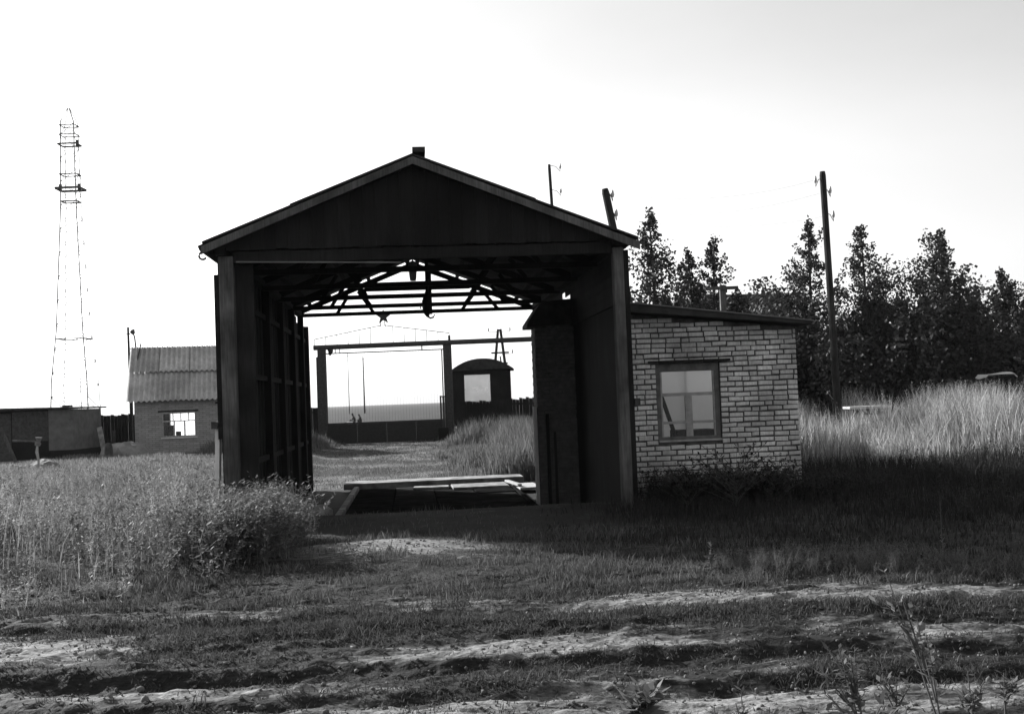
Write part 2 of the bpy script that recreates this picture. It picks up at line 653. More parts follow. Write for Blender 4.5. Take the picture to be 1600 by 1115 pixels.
# right side: level boards above the weigh house, one broken so that the sky shows
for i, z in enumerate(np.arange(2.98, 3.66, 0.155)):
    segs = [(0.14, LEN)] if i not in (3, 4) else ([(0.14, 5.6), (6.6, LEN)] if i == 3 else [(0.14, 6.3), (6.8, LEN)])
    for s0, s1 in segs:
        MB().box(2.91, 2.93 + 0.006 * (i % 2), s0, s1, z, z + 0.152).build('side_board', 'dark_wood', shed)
# plates and gable
for s in (-1, 1):
    MB().box(s * 2.80 - 0.07, s * 2.80 + 0.07, -0.2, LEN + 0.05, EAVE + 0.002, EAVE + 0.10).build('wall_plate', 'black_wood', shed)
MB().box(-2.64, 2.74, -0.05, 0.05, EAVE - 0.10, EAVE + 0.06).build('tie_beam', 'black_wood', shed)
MB().tube([(-2.6, -0.1, EAVE - 0.09), (-0.3, -0.1, EAVE - 0.16)], 0.012, 6).build('rod', 'grey_paint', shed)
x = -2.88
while x < 2.88:
    x1 = min(x + 0.155 + 0.03 * random.random(), 2.9)
    d = -0.075 - 0.01 * random.random()
    zb = EAVE + 0.07 + 0.02 * random.random()
    pts = [(x, zb), (x1, zb)] + ([(x1, rz_(x1)), (UR, RIDGE), (x, rz_(x))] if x < UR < x1 else [(x1, rz_(x1)), (x, rz_(x))])
    if max(rz_(x), rz_(x1)) > zb + 0.03 and min(rz_(x), rz_(x1)) > zb:
        MB().prism(pts, d - 0.022, d).build('gable_board', 'black_wood', shed)
    x = x1 + 0.004
# trusses
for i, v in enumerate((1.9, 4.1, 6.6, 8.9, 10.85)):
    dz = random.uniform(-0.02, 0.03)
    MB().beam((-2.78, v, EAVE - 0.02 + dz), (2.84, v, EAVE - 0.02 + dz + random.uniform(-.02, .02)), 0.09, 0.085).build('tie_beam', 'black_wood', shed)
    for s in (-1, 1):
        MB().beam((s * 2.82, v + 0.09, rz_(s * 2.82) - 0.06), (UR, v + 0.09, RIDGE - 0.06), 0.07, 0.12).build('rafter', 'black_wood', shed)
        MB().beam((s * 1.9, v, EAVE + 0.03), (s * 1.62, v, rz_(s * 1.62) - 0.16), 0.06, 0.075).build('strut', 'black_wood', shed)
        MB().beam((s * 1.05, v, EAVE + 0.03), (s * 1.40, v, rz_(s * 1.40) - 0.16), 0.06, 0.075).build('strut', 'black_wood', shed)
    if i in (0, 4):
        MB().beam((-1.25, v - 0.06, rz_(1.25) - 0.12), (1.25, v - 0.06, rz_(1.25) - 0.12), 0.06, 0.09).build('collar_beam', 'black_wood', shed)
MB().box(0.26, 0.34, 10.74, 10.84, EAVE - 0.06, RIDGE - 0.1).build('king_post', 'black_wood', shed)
MB().box(0.13, 0.20, 6.45, 6.55, EAVE - 0.14, RIDGE - 0.1).build('king_post', 'black_wood', shed)
# purlins and sheets
for s in (-1, 1):
    for k in range(7):
        u = 0.12 + k * 0.47
        z = RIDGE - SL * u + 0.045
        MB().beam((UR + s * u, -0.32, z), (UR + s * u, LEN + 0.12, z), 0.09, 0.075, (s * SL, 0, 1)).build('purlin', 'black_wood', shed)
    for j in range(6):
        v0 = -0.34 + j * 1.95
        for r_, (u0, u1) in enumerate(((1.62, 2.93 if s < 0 else 3.17), (0.0, 1.72))):
            h = 0.088 + 0.016 * r_ + 0.008 * (j % 2) + random.uniform(0, .006)
            q0, q1, g0_, g1_ = UR + s * u0, UR + s * u1, RIDGE - SL * u0 + h, RIDGE - SL * u1 + h
            poly = [(q0, g0_), (q1, g1_), (q1, g1_ + 0.03), (q0, g0_ + 0.03)]
            MB().prism(poly, v0, v0 + 1.97).build('roof_sheet', 'roof_felt', shed)
    # barge boards: a weathered board under a darker edge strip
    q = UR + s * (2.94 if s < 0 else 3.18)
    poly = [(q, rz_(q) - 0.06), (UR, RIDGE - 0.02), (UR, RIDGE + 0.085), (q, rz_(q) + 0.05)]
    MB().prism(poly, -0.375, -0.345).build('barge_board', 'grey_wood', shed)
MB().box(UR, UR + 0.18, -0.40, 0.8, RIDGE + 0.14, RIDGE + 0.21).build('ridge_cap', 'roof_felt', shed)
MB().box(UR - 0.1, UR + 0.1, 0.8, LEN, RIDGE + 0.135, RIDGE + 0.165).build('ridge_cap', 'roof_felt', shed)
ring = [(-3.01 + 0.05 * math.cos(t_), -0.36, rz_(-3.01) - 0.09 + 0.05 * math.sin(t_)) for t_ in np.linspace(1.5, 5.8, 9)]
MB().tube(ring, 0.016, 6).build('eave_hook', 'rust', shed)

# weighing deck and what lies on the floor
zf = -0.42
deck = thing('weighing_deck', 'low deck of worn steel plates between the walls of the drive-through shed', 'weighing deck', SO, TH)
for r_ in range(3):
    for c_ in range(4):
        u0, v0 = -1.5 + c_ * 0.86, 3.1 + r_ * 2.5
        dz = random.uniform(0, 0.03)
        MB().box(u0, u0 + 0.845, v0, v0 + 2.47, zf - 0.06, zf + 0.05 + dz).build('deck_plate', 'deck_steel', deck, bev=0.01)
MB().box(-1.63, -1.515, 2.2, 10.6, zf - 0.08, zf + 0.13).build('edge_beam', 'concrete', deck, bev=0.012)
MB().box(1.96, 2.06, 3.0, 10.2, zf - 0.08, zf + 0.06).build('edge_beam', 'deck_steel', deck, bev=0.012)


def loose(name, label, cat, u, v, z, l, wd, h, rz, rx=0, ry=0, m='pale_wood', group=None):
    p = Matrix.Translation(SO) @ Matrix.Rotation(TH, 4, 'Z') @ Vector((u, v, z))
    o = MB().box(-l / 2, l / 2, -wd / 2, wd / 2, -h / 2, h / 2).build(name, m, None, p, bev=min(h, wd) * 0.12)
    o.rotation_euler = (rx, ry, TH + rz)
    return tag(o, label, cat, group)


loose('concrete_sill', 'long pale concrete sill lying across the far end of the drive-through', 'sill', 0.25, 11.55, -0.32, 4.3, 1.0, 0.14, 0.0, m='concrete')
loose('loose_board', 'broad pale board lying flat beside the right end of the deck', 'board', 2.3, 9.4, -0.36, 0.5, 1.0, 0.05, 0.1, 0.03)
loose('loose_board', 'narrow pale board tilted against the deck edge near the right jamb', 'board', 2.0, 9.5, -0.28, 0.10, 0.9, 0.05, 0.25, 0.05)
loose('sun_patch_slab', 'large pale slab added for the sunlit patch on the far right of the deck', 'slab', 1.25, 9.75, -0.33, 1.25, 1.1, 0.05, 0.02, m='concrete')  # both slabs are added, their pale colour paints the sunlit patches of the deck
loose('sun_patch_slab', 'short pale slab added for the sunlit floor left of the large one', 'slab', 0.15, 9.9, -0.33, 0.8, 0.5, 0.05, -0.05, m='concrete')
loose('concrete_block', 'dim concrete slab lying left of the deck near the wall boards', 'block', -2.2, 5.6, -0.36, 0.7, 1.2, 0.14, 0.2, m='concrete')
p = Matrix.Translation(SO) @ Matrix.Rotation(TH, 4, 'Z') @ Vector((-3.0, 0.15, 0))
o = MB().box(-0.03, 0.03, -0.09, 0.09, 0, 1.55).build('leaning_board', 'cloth_pale', None, (p.x, p.y, -0.1))  # added strip, its pale colour stands for the sunlit outer edge of the wall
tag(o, 'thin plank added pale for the sunlit wall edge outside the front left post', 'plank')
o.rotation_euler = (0, 0.035, TH)

# lamps under the roof
lp = thing('hanging_lamp', 'grey bullet-shaped lamp hanging under the ridge near the front', 'lamp', Matrix.Translation(SO) @ Matrix.Rotation(TH, 4, 'Z') @ Vector((-0.13, 2.1, 3.57)), 0, 'lamps hanging in the shed')
MB().tube([(0, 0, 0.0), (0, 0, 0.04), (0, 0, 0.28), (0, 0, 0.32)], [0.045, 0.055, 0.075, 0.03], 12).build('shade', 'grey_paint', lp)
MB().tube([(0, 0, 0.32), (0, 0, 1.0)], 0.012, 6).build('cord', 'steel_dark', lp)
p = Matrix.Translation(SO) @ Matrix.Rotation(TH, 4, 'Z') @ Vector((0.16, 6.3, 3.3))
lp = thing('hanging_lamp', 'dark lamp with a hooked bracket hanging from the king post', 'lamp', p, 0, 'lamps hanging in the shed')
MB().tube([(0, 0, 0.0), (-0.03, 0, 0.1), (-0.03, 0, 0.3), (0.02, 0, 0.5)], [0.03, 0.075, 0.085, 0.06], 10).build('shade', 'steel_dark', lp)
MB().tube([(0, 0, 0.0), (0.05, 0, -0.03), (0.11, 0, -0.01), (0.13, 0, 0.04)], 0.02, 6).build('hook', 'steel_dark', lp)
MB().tube([(-0.08, 0, 0.25), (-0.14, 0, 0.24), (-0.15, 0, 0.16)], 0.018, 6).build('bracket', 'steel_dark', lp)
MB().tube([(0.02, 0, 0.5), (0.02, 0, 0.75)], 0.02, 6).build('stem', 'steel_dark', lp)

# ------------------------------------------------------------------ brick weigh house built against the shed
wh = thing('weigh_house', 'pale brick weigh house with sloping roof and window, joined to the shed', 'house', SO, TH)
U0, U1, V0, V1 = 3.06, 5.87, 1.3, 4.3
WU0, WU1, WZ0, WZ1 = 3.60, 4.62, 0.84, 2.07


def wtop(u):
    return 2.88 - (u - U0) * 0.105


mb = MB()
f0 = V0 + 0.014
mb.prism([(U0, -0.5), (WU0, -0.5), (WU0, wtop(WU0)), (U0, wtop(U0))], f0, V0 + 0.30)
mb.prism([(WU1, -0.5), (U1 - .012, -0.5), (U1 - .012, wtop(U1)), (WU1, wtop(WU1))], f0, V0 + 0.30)
mb.prism([(WU0, -0.5), (WU1, -0.5), (WU1, WZ0), (WU0, WZ0)], f0 + .001, V0 + 0.299)
mb.prism([(WU0, WZ1), (WU1, WZ1), (WU1, wtop(WU1)), (WU0, wtop(WU0))], f0 + .001, V0 + 0.299)
mb.build('front_wall', 'mortar', wh)
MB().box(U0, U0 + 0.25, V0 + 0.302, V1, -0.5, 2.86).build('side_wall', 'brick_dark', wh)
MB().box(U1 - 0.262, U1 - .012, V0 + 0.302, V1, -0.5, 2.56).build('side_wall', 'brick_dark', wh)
BU0, BU1, BZ0, BZ1 = 4.0, 5.5, 0.5, 2.3
mb = MB()
mb.box(U0 + 0.25, BU0, V1 - 0.25, V1 - .002, -0.5, 2.7).box(BU1, U1 - 0.264, V1 - 0.25, V1 - .002, -0.5, 2.55)
mb.box(BU0, BU1, V1 - 0.249, V1 - .003, -0.5, BZ0).box(BU0, BU1, V1 - 0.249, V1 - .003, BZ1, 2.58)
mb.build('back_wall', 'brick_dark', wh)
MB().box(U0 + .25, U1 - .27, V0 + .31, V1 - .26, -0.3, 0.0).build('room_floor', 'pale_wood', wh)
MB().add([(BU0, V1 - .15, BZ0), (BU1, V1 - .15, BZ0), (BU1, V1 - .15, BZ1), (BU0, V1 - .15, BZ1)], [(0, 1, 2, 3)]).build('backlight_sheet', 'backlight_sheet', wh)  # translucent white sheet added in the back opening to brighten the front panes
mb = MB()
for q in (BU0 + 0.02, (BU0 + BU1) / 2, BU1 - 0.02):
    mb.box(q - 0.02, q + 0.02, V1 - 0.1, V1 - 0.06, BZ0, BZ1)
mb.build('back_window_frame', 'frame_paint', wh)
# window with frame and panes
fr = MB()
fv0, fv1 = V0 + 0.05, V0 + 0.12
fr.box(WU0 + .004, WU0 + 0.075, fv0, fv1, WZ0 + .004, WZ1 - .004)
fr.box(WU1 - 0.075, WU1 - .004, fv0, fv1, WZ0 + .004, WZ1 - .004)
fr.box(WU0 + 0.075, WU1 - 0.075, fv0, fv1, WZ0 + .004, WZ0 + 0.08)
fr.box(WU0 + 0.075, WU1 - 0.075, fv0, fv1, WZ1 - 0.13, WZ1 - .004)
win = fr.build('window_frame', 'frame_dark', wh)
wi = (WU0 + 0.075, WU1 - 0.075, WZ0 + 0.08, WZ1 - 0.13)
zt_ = wi[3] - 0.36
zl_ = wi[2] + 0.22
um = (wi[0] + wi[1]) / 2 + 0.01
sash = MB()
sv0, sv1 = V0 + 0.066, V0 + 0.11
sash.box(wi[0], wi[1], sv0, sv1, zt_ - 0.025, zt_ + 0.025)
sash.box(um - 0.025, um + 0.025, sv0, sv1, wi[2], zt_ - 0.025)
sash.box(wi[0], um - 0.025, sv0, sv1, zl_ - 0.02, zl_ + 0.02).box(um + 0.025, wi[1], sv0, sv1, zl_ - 0.02, zl_ + 0.02)
for (a0, a1, b0, b1) in ((wi[0], wi[1], zt_ + .025, wi[3]), (wi[0], um - .025, wi[2], zt_ - .025), (um + .025, wi[1], wi[2], zt_ - .025)):
    sash.box(a0, a0 + .03, sv0 + .004, sv1 - .004, b0, b1).box(a1 - .03, a1, sv0 + .004, sv1 - .004, b0, b1)
sash.build('sash', 'frame_paint', win)
for (a0, a1, b0, b1) in ((wi[0], wi[1], zt_, wi[3]), (wi[0], um, wi[2], zl_), (um, wi[1], wi[2], zl_), (wi[0], um, zl_, zt_), (um, wi[1], zl_, zt_)):
    MB().box(a0, a1, V0 + 0.087, V0 + 0.090, b0, b1).build('pane', 'glass', win)
MB().box(WU0 - 0.12, WU1 + 0.16, V0 - 0.075, V0 + 0.0, WZ1 + 0.01, WZ1 + 0.045).build('lintel_board', 'dark_wood', wh)
MB().box(WU0 + 0.006, WU1 - 0.006, V0 - 0.03, V0 + 0.048, WZ0 + .002, WZ0 + .03).build('window_sill', 'frame_paint', wh)
MB().beam((WU0 + .15, V0 + .9, 1.95), (WU0 + .52, V0 + 1.1, 0.9), 0.05, 0.05).build('leaning_slat', 'dark_wood', wh)
MB().box(WU0 + .55, WU1 + .2, V0 + 1.0, V0 + 1.6, 0.0, 0.98).build('desk', 'dark_wood', wh)

# bricks of the front wall, one by one
PH, BL, JT = 0.080, 0.220, 0.019
BH = PH - JT


def brick_mesh(k):
    rr = random.Random(50 + k)
    mb = MB()
    c = 0.009
    j = lambda a: rr.uniform(-a, a)
    vs_ = []
    for (yy, ins) in ((0.05, 0), (0.012, 0), (0.0, c)):
        for (sx, sz) in ((0, 0), (1, 0), (1, 1), (0, 1)):
            x_ = (ins if sx == 0 else 1 - ins * 1.0 / BL * 1.0)
            x_ = ins / BL if sx == 0 else 1 - ins / BL
            z_ = ins if sz == 0 else BH - ins
            vs_.append((x_ + j(0.02), yy + j(0.005), z_ + j(0.0045)))
    fs = []
    for r_ in range(2):
        for q in range(4):
            a_, b_ = r_ * 4 + q, r_ * 4 + (q + 1) % 4
            fs.append((a_, b_, b_ + 4, a_ + 4))
    fs.append((8, 9, 10, 11))
    fs.append((3, 2, 1, 0))
    mb.add(vs_, fs)
    return mb.mesh('brick', 'brick_white')


bmeshes = [brick_mesh(k) for k in range(14)]
rows = []
z = -0.4
r_ = 0
while z + BH < wtop(U0):
    iv = [(U0, U1)]
    if z + BH > WZ0 - 0.005 and z < WZ1 + 0.0:
        iv = [(U0, WU0 - 0.004), (WU1 + 0.004, U1)]
    for (a0, a1) in iv:
        x = a0
        first = True
        while x < a1 - 0.03:
            L = BL * random.uniform(0.95, 1.05)
            if first and (r_ % 2):
                L = BL * 0.5
            elif random.random() < 0.12:
                L = BL * 0.5
            first = False
            if x + L > a1 - 0.05:
                L = a1 - x
            if wtop(x + L) > z + BH:
                rows.append((x, z, L))
            x += L + JT
    z += PH
    r_ += 1
rows.sort(key=lambda t_: -t_[1])
stuffb = MB()
for i, (x, z, L) in enumerate(rows):
    dv = random.uniform(-0.005, 0.004)
    dzz = random.uniform(-0.006, 0.006)
    if i < 298:
        put('brick', random.choice(bmeshes), wh, (x, V0 - 0.002 + dv, z + dzz), (random.uniform(-.04, .04), random.uniform(-.02, .02), random.uniform(-.025, .025)), (L, 1, random.uniform(0.95, 1.03)))
    else:
        stuffb.box(x, x + L, V0 + dv, V0 + 0.05, z, z + BH)
stuffb.build('lower_bricks', 'brick_white', wh)['kind'] = 'stuff'
# roof of the weigh house
RZ = lambda u: wtop(u) + 0.012
mb = MB().prism([(U0 - 0.02, RZ(U0)), (6.04, RZ(6.04) + .02), (6.04, RZ(6.04) + 0.06), (U0 - 0.02, RZ(U0) + 0.13)], V0 - 0.32, V1 + 0.06)
rf = mb.build('roof', 'roof_felt', wh)
MB().prism([(U0 - 0.02, RZ(U0) + 0.132), (6.06, RZ(6.06) + 0.066), (6.06, RZ(6.06) + 0.082), (U0 - 0.02, RZ(U0) + 0.15)], V0 - 0.35, V1 + 0.07).build('roof_edge', 'grey_paint', rf)
# boards that close the shed's right side behind the weigh house
v = 0.16
while v < LEN - 0.05:
    wd = 0.18 + 0.05 * random.random()
    MB().box(2.962, 2.984, v, v + wd, -0.55, 3.06).build('wall_board', 'black_wood', shed)
    v += wd + 0.003
# the bay that looks onto the deck
bay = MB().box(2.20, 2.955, 5.62, 6.28, -0.6, 3.0).build('bay_wall', 'mortar', wh)
bs = MB()
for r_ in range(44):
    z = -0.55 + r_ * 0.08
    x = 2.20
    off = 0.12 if r_ % 2 else 0.0
    first = True
    while x < 2.94:
        L = (0.12 if (first and off) else 0.235)
        first = False
        L = min(L, 2.95 - x)
        bs.box(x, x + L, 5.605, 5.64, z, z + 0.067)
        x += L + 0.013
    y = 5.607 + off
    while y < 6.2:
        L = min(0.235, 6.27 - y)
        bs.box(2.188, 2.22, y, y + L, z + 0.001, z + 0.066)
        y += L + 0.013
bs.build('bay_bricks', 'brick_dark', bay)['kind'] = 'stuff'
MB().prism([(2.04, 2.98), (2.20, 2.98), (2.905, 3.02), (2.905, 3.50), (2.36, 3.46), (2.27, 3.38), (2.04, 3.05)], 5.45, 6.45).build('bay_roof', 'roof_felt', wh)
MB().box(2.12, 2.186, 5.70, 5.80, -0.55, 1.45).build('door_post', 'pale_wood', wh)
MB().box(2.34, 2.40, 5.54, 5.60, -0.5, 1.3).build('door_post', 'dark_wood', wh)
MB().box(2.48, 2.53, 5.55, 5.60, -0.5, 0.95).build('door_post', 'dark_wood', wh)

# ------------------------------------------------------------------ brick hut on the left
HP = Vector((-15.0, 45.0, -0.1))
hut = thing('brick_hut', 'small brick hut with a corrugated roof seen left of the big shed', 'hut', HP, math.radians(14))
HW, HD, HE, HR = 4.2, 4.6, 2.45, 4.42
wx0, wx1, wz0, wz1 = 1.04, 2.34, 0.72, 1.72
mb = MB()
mb.box(0, wx0, 0, 0.3, -0.3, HE).box(wx1, 3.18, 0, 0.3, -0.3, HE).box(wx0, wx1, 0.001, 0.3, -0.3, wz0).box(wx0, wx1, 0.001, 0.3, wz1, HE)
mb.box(3.18, HW, 0.002, 0.3, 2.0, HE).box(4.05, HW, 0.003, 0.3, -0.3, 2.0)
mb.build('wall', 'brick_mottled', hut)
mb = MB()
mb.prism([(0, 0), (0, 0)] and [(0.302, -0.3), (HD, -0.3), (HD, HE), (HD / 2, HR - 0.1), (0.302, HE + .1)], 0.0, 0.28)
mb.v = [(y_, x_, z_) for (x_, y_, z_) in mb.v]
mb.build('gable_wall', 'brick_mottled', hut)
mb = MB()
mb.prism([(0.302, -0.3), (HD, -0.3), (HD, HE), (HD / 2, HR - 0.1), (0.302, HE + .1)], HW - 0.28, HW)
mb.v = [(y_, x_, z_) for (x_, y_, z_) in mb.v]
mb.build('gable_wall', 'brick_mottled', hut)
mb = MB().box(2.3, HW - .28, HD - 0.25, HD, -0.3, HE).box(.28, 1.12, HD - 0.25, HD, -0.3, HE).box(1.12, 2.3, HD - .249, HD - .001, -.3, 0.2).box(1.12, 2.3, HD - .249, HD - .001, 1.95, HE)
mb.build('back_wall', 'brick_mottled', hut)
MB().add([(1.12, HD - .05, .2), (2.3, HD - .05, .2), (2.3, HD - .05, 1.95), (1.12, HD - .05, 1.95)], [(0, 1, 2, 3)]).build('backlight_sheet', 'backlight_sheet', hut)  # sheet added behind the room, passes sunlight so the hut panes look bright
MB().box(3.2, 4.04, 0.2, 0.25, -0.2, 2.0).build('door', 'black_wood', hut)
wf = MB()
wf.box(wx0, wx0 + .05, -0.02, 0.06, wz0, wz1).box(wx1 - .05, wx1, -0.02, 0.06, wz0, wz1).box(wx0 + .05, wx1 - .05, -0.019, 0.06, wz0, wz0 + .06).box(wx0 + .05, wx1 - .05, -0.019, 0.06, wz1 - .06, wz1)
wfo = wf.build('window_frame', 'frame_paint', hut)
bars = MB()
zb = wz1 - 0.36
bars.box(wx0 + .05, wx1 - .05, 0.0, 0.05, zb - .02, zb + .02)
for q in (0.42, 0.72, 1.02):
    bars.box(wx0 + q - .02, wx0 + q + .02, 0.002, 0.048, zb + .02, wz1 - .06)
for q in (0.46, 0.86):
    bars.box(wx0 + q - .03, wx0 + q + .03, 0.002, 0.048, wz0 + .06, zb - .02)
bars.build('sash', 'pale_wood', wfo)
for (a0, a1) in ((0.05, 0.45), (0.45, 0.86), (0.86, 1.25)):
    MB().box(wx0 + a0, wx0 + a1, 0.02, 0.026, wz0 + .05, wz1 - .05).build('pane', 'glass', wfo)
MB().box(wx0 + .2, wx0 + .46, 0.3, 0.5, wz0 - .1, wz0 + .48).build('box_indoors', 'black_wood', hut)
MB().box(wx0 + .5, wx0 + .7, 0.3, 0.5, wz0 - .1, wz0 + .22).build('box_indoors', 'dark_wood', hut)
MB().box(wx0 - .15, wx1 + .1, -0.05, 0.0, wz1 + .01, wz1 + .07).build('lintel', 'dark_wood', hut)
MB().box(wx0 - .05, wx1 + .05, -0.06, 0.0, wz0 - .05, wz0).build('window_sill', 'pale_wood', hut)
MB().box(3.1, 4.2, -0.06, -0.002, 2.0, 2.06).build('lintel', 'dark_wood', hut)


def corr_sheet(x0, x1, y0, z0, y1, z1, name, parent, m, amp=0.042, pitch=0.2):
    n = int((x1 - x0) / pitch * 8)
    xs_ = np.linspace(x0, x1, n + 1)
    d = Vector((0, y1 - y0, z1 - z0)).normalized()
    nrm = Vector((0, -d.z, d.y))
    mb = MB()
    vs_ = []
    for x_ in xs_:
        h = amp * math.cos(2 * math.pi * x_ / pitch)
        for th in (0, 0.012):
            for (yy, zz) in ((y0, z0), (y1, z1)):
                vs_.append((x_, yy + nrm.y * (h + th), zz + nrm.z * (h + th)))
    fs = []
    for i in range(n):
        a_ = i * 4
        b_ = a_ + 4
        fs += [(a_, b_, b_ + 1, a_ + 1), (a_ + 2, a_ + 3, b_ + 3, b_ + 2), (a_, a_ + 2, b_ + 2, b_), (a_ + 1, b_ + 1, b_ + 3, a_ + 3)]
    mb.add(vs_, fs)
    return mb.build(name, m, parent)


ym, zm = HD / 2 * 0.42, HE + (HR - HE) * 0.47
for k, (a0, a1) in enumerate(((-0.28, 0.9), (0.9, 2.1), (2.1, 3.3), (3.3, 4.45))):
    corr_sheet(a0, a1, -0.4, HE - 0.28 + 0.01 * (k % 2), ym + .1, zm + 0.02 + .01 * (k % 2), 'roof_sheet', hut, 'slate')
    corr_sheet(a0 + .02, a1, ym - 0.12, zm - 0.01 + .008 * (k % 2), HD / 2 + 0.03, HR + 0.02, 'roof_sheet', hut, 'slate')
    corr_sheet(a0, a1, HD + 0.3, HE - .1, HD / 2 - .02, HR + 0.01, 'roof_sheet', hut, 'slate')
MB().tube([(-0.06, -0.09, 0.0), (-0.06, -0.09, HE - .1), (-.02, 1.2, 3.5), (0.15, 2.3, 4.6)], 0.03, 6).build('drain_pipe', 'rust', hut)

# poles over the hut roof
p = at(203, 545, 49.5)
pl = thing('short_pole', 'thin dark pole rising behind the left edge of the hut roof', 'pole', (p.x, p.y, tz(p.x, p.y)))
tp = at(200, 511, 49.5)
MB().tube([(0, 0, -0.2), (tp.x - p.x, 0, tp.z - tz(p.x, p.y))], [0.07, 0.05], 8).build('shaft', 'dark_wood', pl)
MB().tube([(tp.x - p.x - .1, 0, tp.z - .3 - tz(p.x, p.y)), (tp.x - p.x + .1, 0, tp.z - .3 - tz(p.x, p.y))], 0.02, 6).build('peg', 'steel_dark', pl)
p = at(213, 545, 50.5)
pl = thing('street_lamp', 'thin yard lamp with a small round head behind the hut roof', 'lamp', (p.x, p.y, tz(p.x, p.y)))
h0 = at(208, 520, 50.5)
hz = h0.z - tz(p.x, p.y)
MB().tube([(0, 0, -0.2), (0, 0, hz - 0.9), (-.06, 0, hz - .2), (h0.x - p.x, 0, hz)], 0.035, 6).build('shaft', 'rust', pl)
MB().tube([(h0.x - p.x - .1, 0, hz + .12), (h0.x - p.x - .04, 0, hz + .1), (h0.x - p.x + 0.02, 0, hz - .04)], [0.02, 0.13, 0.08], 8).build('lamp_head', 'rust', pl)

# ------------------------------------------------------------------ low shed on the far left
p0 = at(-70, 640, 44)
ls = thing('low_shed', 'low dark flat-roofed shed at the left behind the tall weeds', 'shed', (p0.x, 44.0, -0.1))
LW = at(114, 640, 44).x - p0.x
LZ = at(60, 640, 44).z + 0.1
MB().box(0, LW - 0.95, 0, 3, -0.3, LZ).build('wall', 'black_wood', ls)
MB().box(LW - 0.95, LW, -0.03, 2.98, 0.42, LZ - .02).build('wall_panel', 'panel_grey', ls)
MB().box(LW - 0.95, LW, 0.02, 2.98, -0.3, 0.418).build('plinth', 'black_wood', ls)
MB().box(2.2, LW - 0.97, -0.035, -0.002, 0.8, 1.95).build('wall_panel', 'rust', ls)
MB().box(0.2, 2.15, -0.032, -0.002, 0.0, 1.9).build('door', 'rust', ls)
MB().prism([(-0.3, LZ + .02), (LW + 0.12, LZ + 0.003), (LW + 0.12, LZ + 0.06), (-0.3, LZ + 0.14)], -0.35, 3.3).build('roof', 'roof_felt', ls)
MB().box(LW - 0.5, LW - .2, 0.2, 0.5, LZ + 0.07, LZ + 0.14).build('roof_block', 'rust', ls)


# ------------------------------------------------------------------ fences
def fence(x0, y0, x1, y1, h, label, m='black_wood', bw=0.14):
    f = thing('board_fence', label, 'fence', (x0, y0, 0), math.atan2(y1 - y0, x1 - x0), 'board fences round the yard')
    L = math.hypot(x1 - x0, y1 - y0)
    mb = MB()
    x = 0
    k = 0
    while x < L:
        hh = h + random.uniform(-.05, .05)
        wx_ = x0 + (x1 - x0) * x / L
        wy_ = y0 + (y1 - y0) * x / L
        g = tz(wx_, wy_)
        d = random.uniform(0, .012)
        mb.add([(x, d, g - .15), (x + bw, d, g - .15), (x + bw, d + .022, g - .15), (x, d + .022, g - .15),
                (x, d, g + hh), (x + bw, d, g + hh - .02), (x + bw, d + .022, g + hh - .02), (x, d + .022, g + hh)],
               [(0, 3, 2, 1), (4, 5, 6, 7), (0, 1, 5, 4), (1, 2, 6, 5), (2, 3, 7, 6), (3, 0, 4, 7)])
        x += bw + random.choice((0.004, 0.006, 0.01))
        k += 1
    mb.build('fence_boards', m, f)['kind'] = 'stuff'
    for zz in (0.4, h - 0.3):
        MB().box(0, L, 0.036, 0.09, zz, zz + 0.1).build('fence_rail', m, f)
    for x in np.arange(0.5, L, 2.5):
        MB().box(x, x + .12, 0.092, 0.2, -.2, h - 0.05).build('fence_post', m, f)
    return f


fence(-18.6, 47.5, -14.7, 47.5, 1.6, 'dark board fence between the low shed and the brick hut')
fence(-11.0, 50.6, -8.75, 50.6, 1.62, 'dark board fence left of the entrance gate with the star')
fence(-2.55, 50.6, 5.5, 50.6, 1.66, 'dark board fence right of the entrance gate before the wagon')
# pale boards among the fence
p = at(700, 470, 30)


def lean_board(px0, py0, px1, py1, d, wd, label, m, name='leaning_board', cat='board', tilt=0.15):
    a_, b_ = at(px0, py0, d), at(px1, py1, d)
    b_.z = tz(b_.x, b_.y) - 0.05
    a_ = a_ + Vector((0, tilt, 0))
    o = MB().beam((0, 0, 0), a_ - b_, 0.03 if wd > .1 else wd, wd, (1, 0, 0)).build(name, m, None, b_)
    return tag(o, label, cat)


lean_board(153, 667, 164, 707, 46.0, 0.2, 'pale grey board leaning against the dark fence by the low shed', 'concrete')
lean_board(176, 672, 178, 706, 46.6, 0.12, 'dim narrow board leaning against the fence near the hut corner', 'rust')
lean_board(1, 668, 29, 732, 38.0, 0.09, 'grey pole leaning in front of the low shed', 'grey_wood', 'leaning_pole', 'pole', 0.0)
p = at(170, 712, 42)
o = MB().tube([(0, 0, 0), (0, 0, 0.5), (0.0, 0, 0.62)], [0.16, 0.14, 0.09], 9).build('post_stump', 'grey_wood', None, (p.x, p.y, tz(p.x, p.y) - .05))
tag(o, 'short grey post stump standing beside the earth heap', 'stump')
p = at(59, 724, 34)
tb = thing('water_standpipe', 'thin pale standpipe with a broad grey head in front of the low shed', 'standpipe', (p.x, p.y, tz(p.x, p.y)))
MB().tube([(0, 0, -.1), (0.03, 0, 0.35), (-.02, 0, 0.62), (0, 0, 0.80)], [0.03, 0.035, 0.05, 0.03], 8).build('stem', 'concrete', tb)
MB().tube([(0, 0, 0.80), (0.02, 0, 0.88), (0.04, 0, 0.92), (0.05, 0, 1.05)], [0.08, 0.10, 0.05, 0.11], 8).build('head', 'grey_paint', tb)
MB().tube([(-0.75, 0.02, 0.98), (0, 0.0, 0.92)], 0.03, 6).build('side_bar', 'grey_wood', tb)


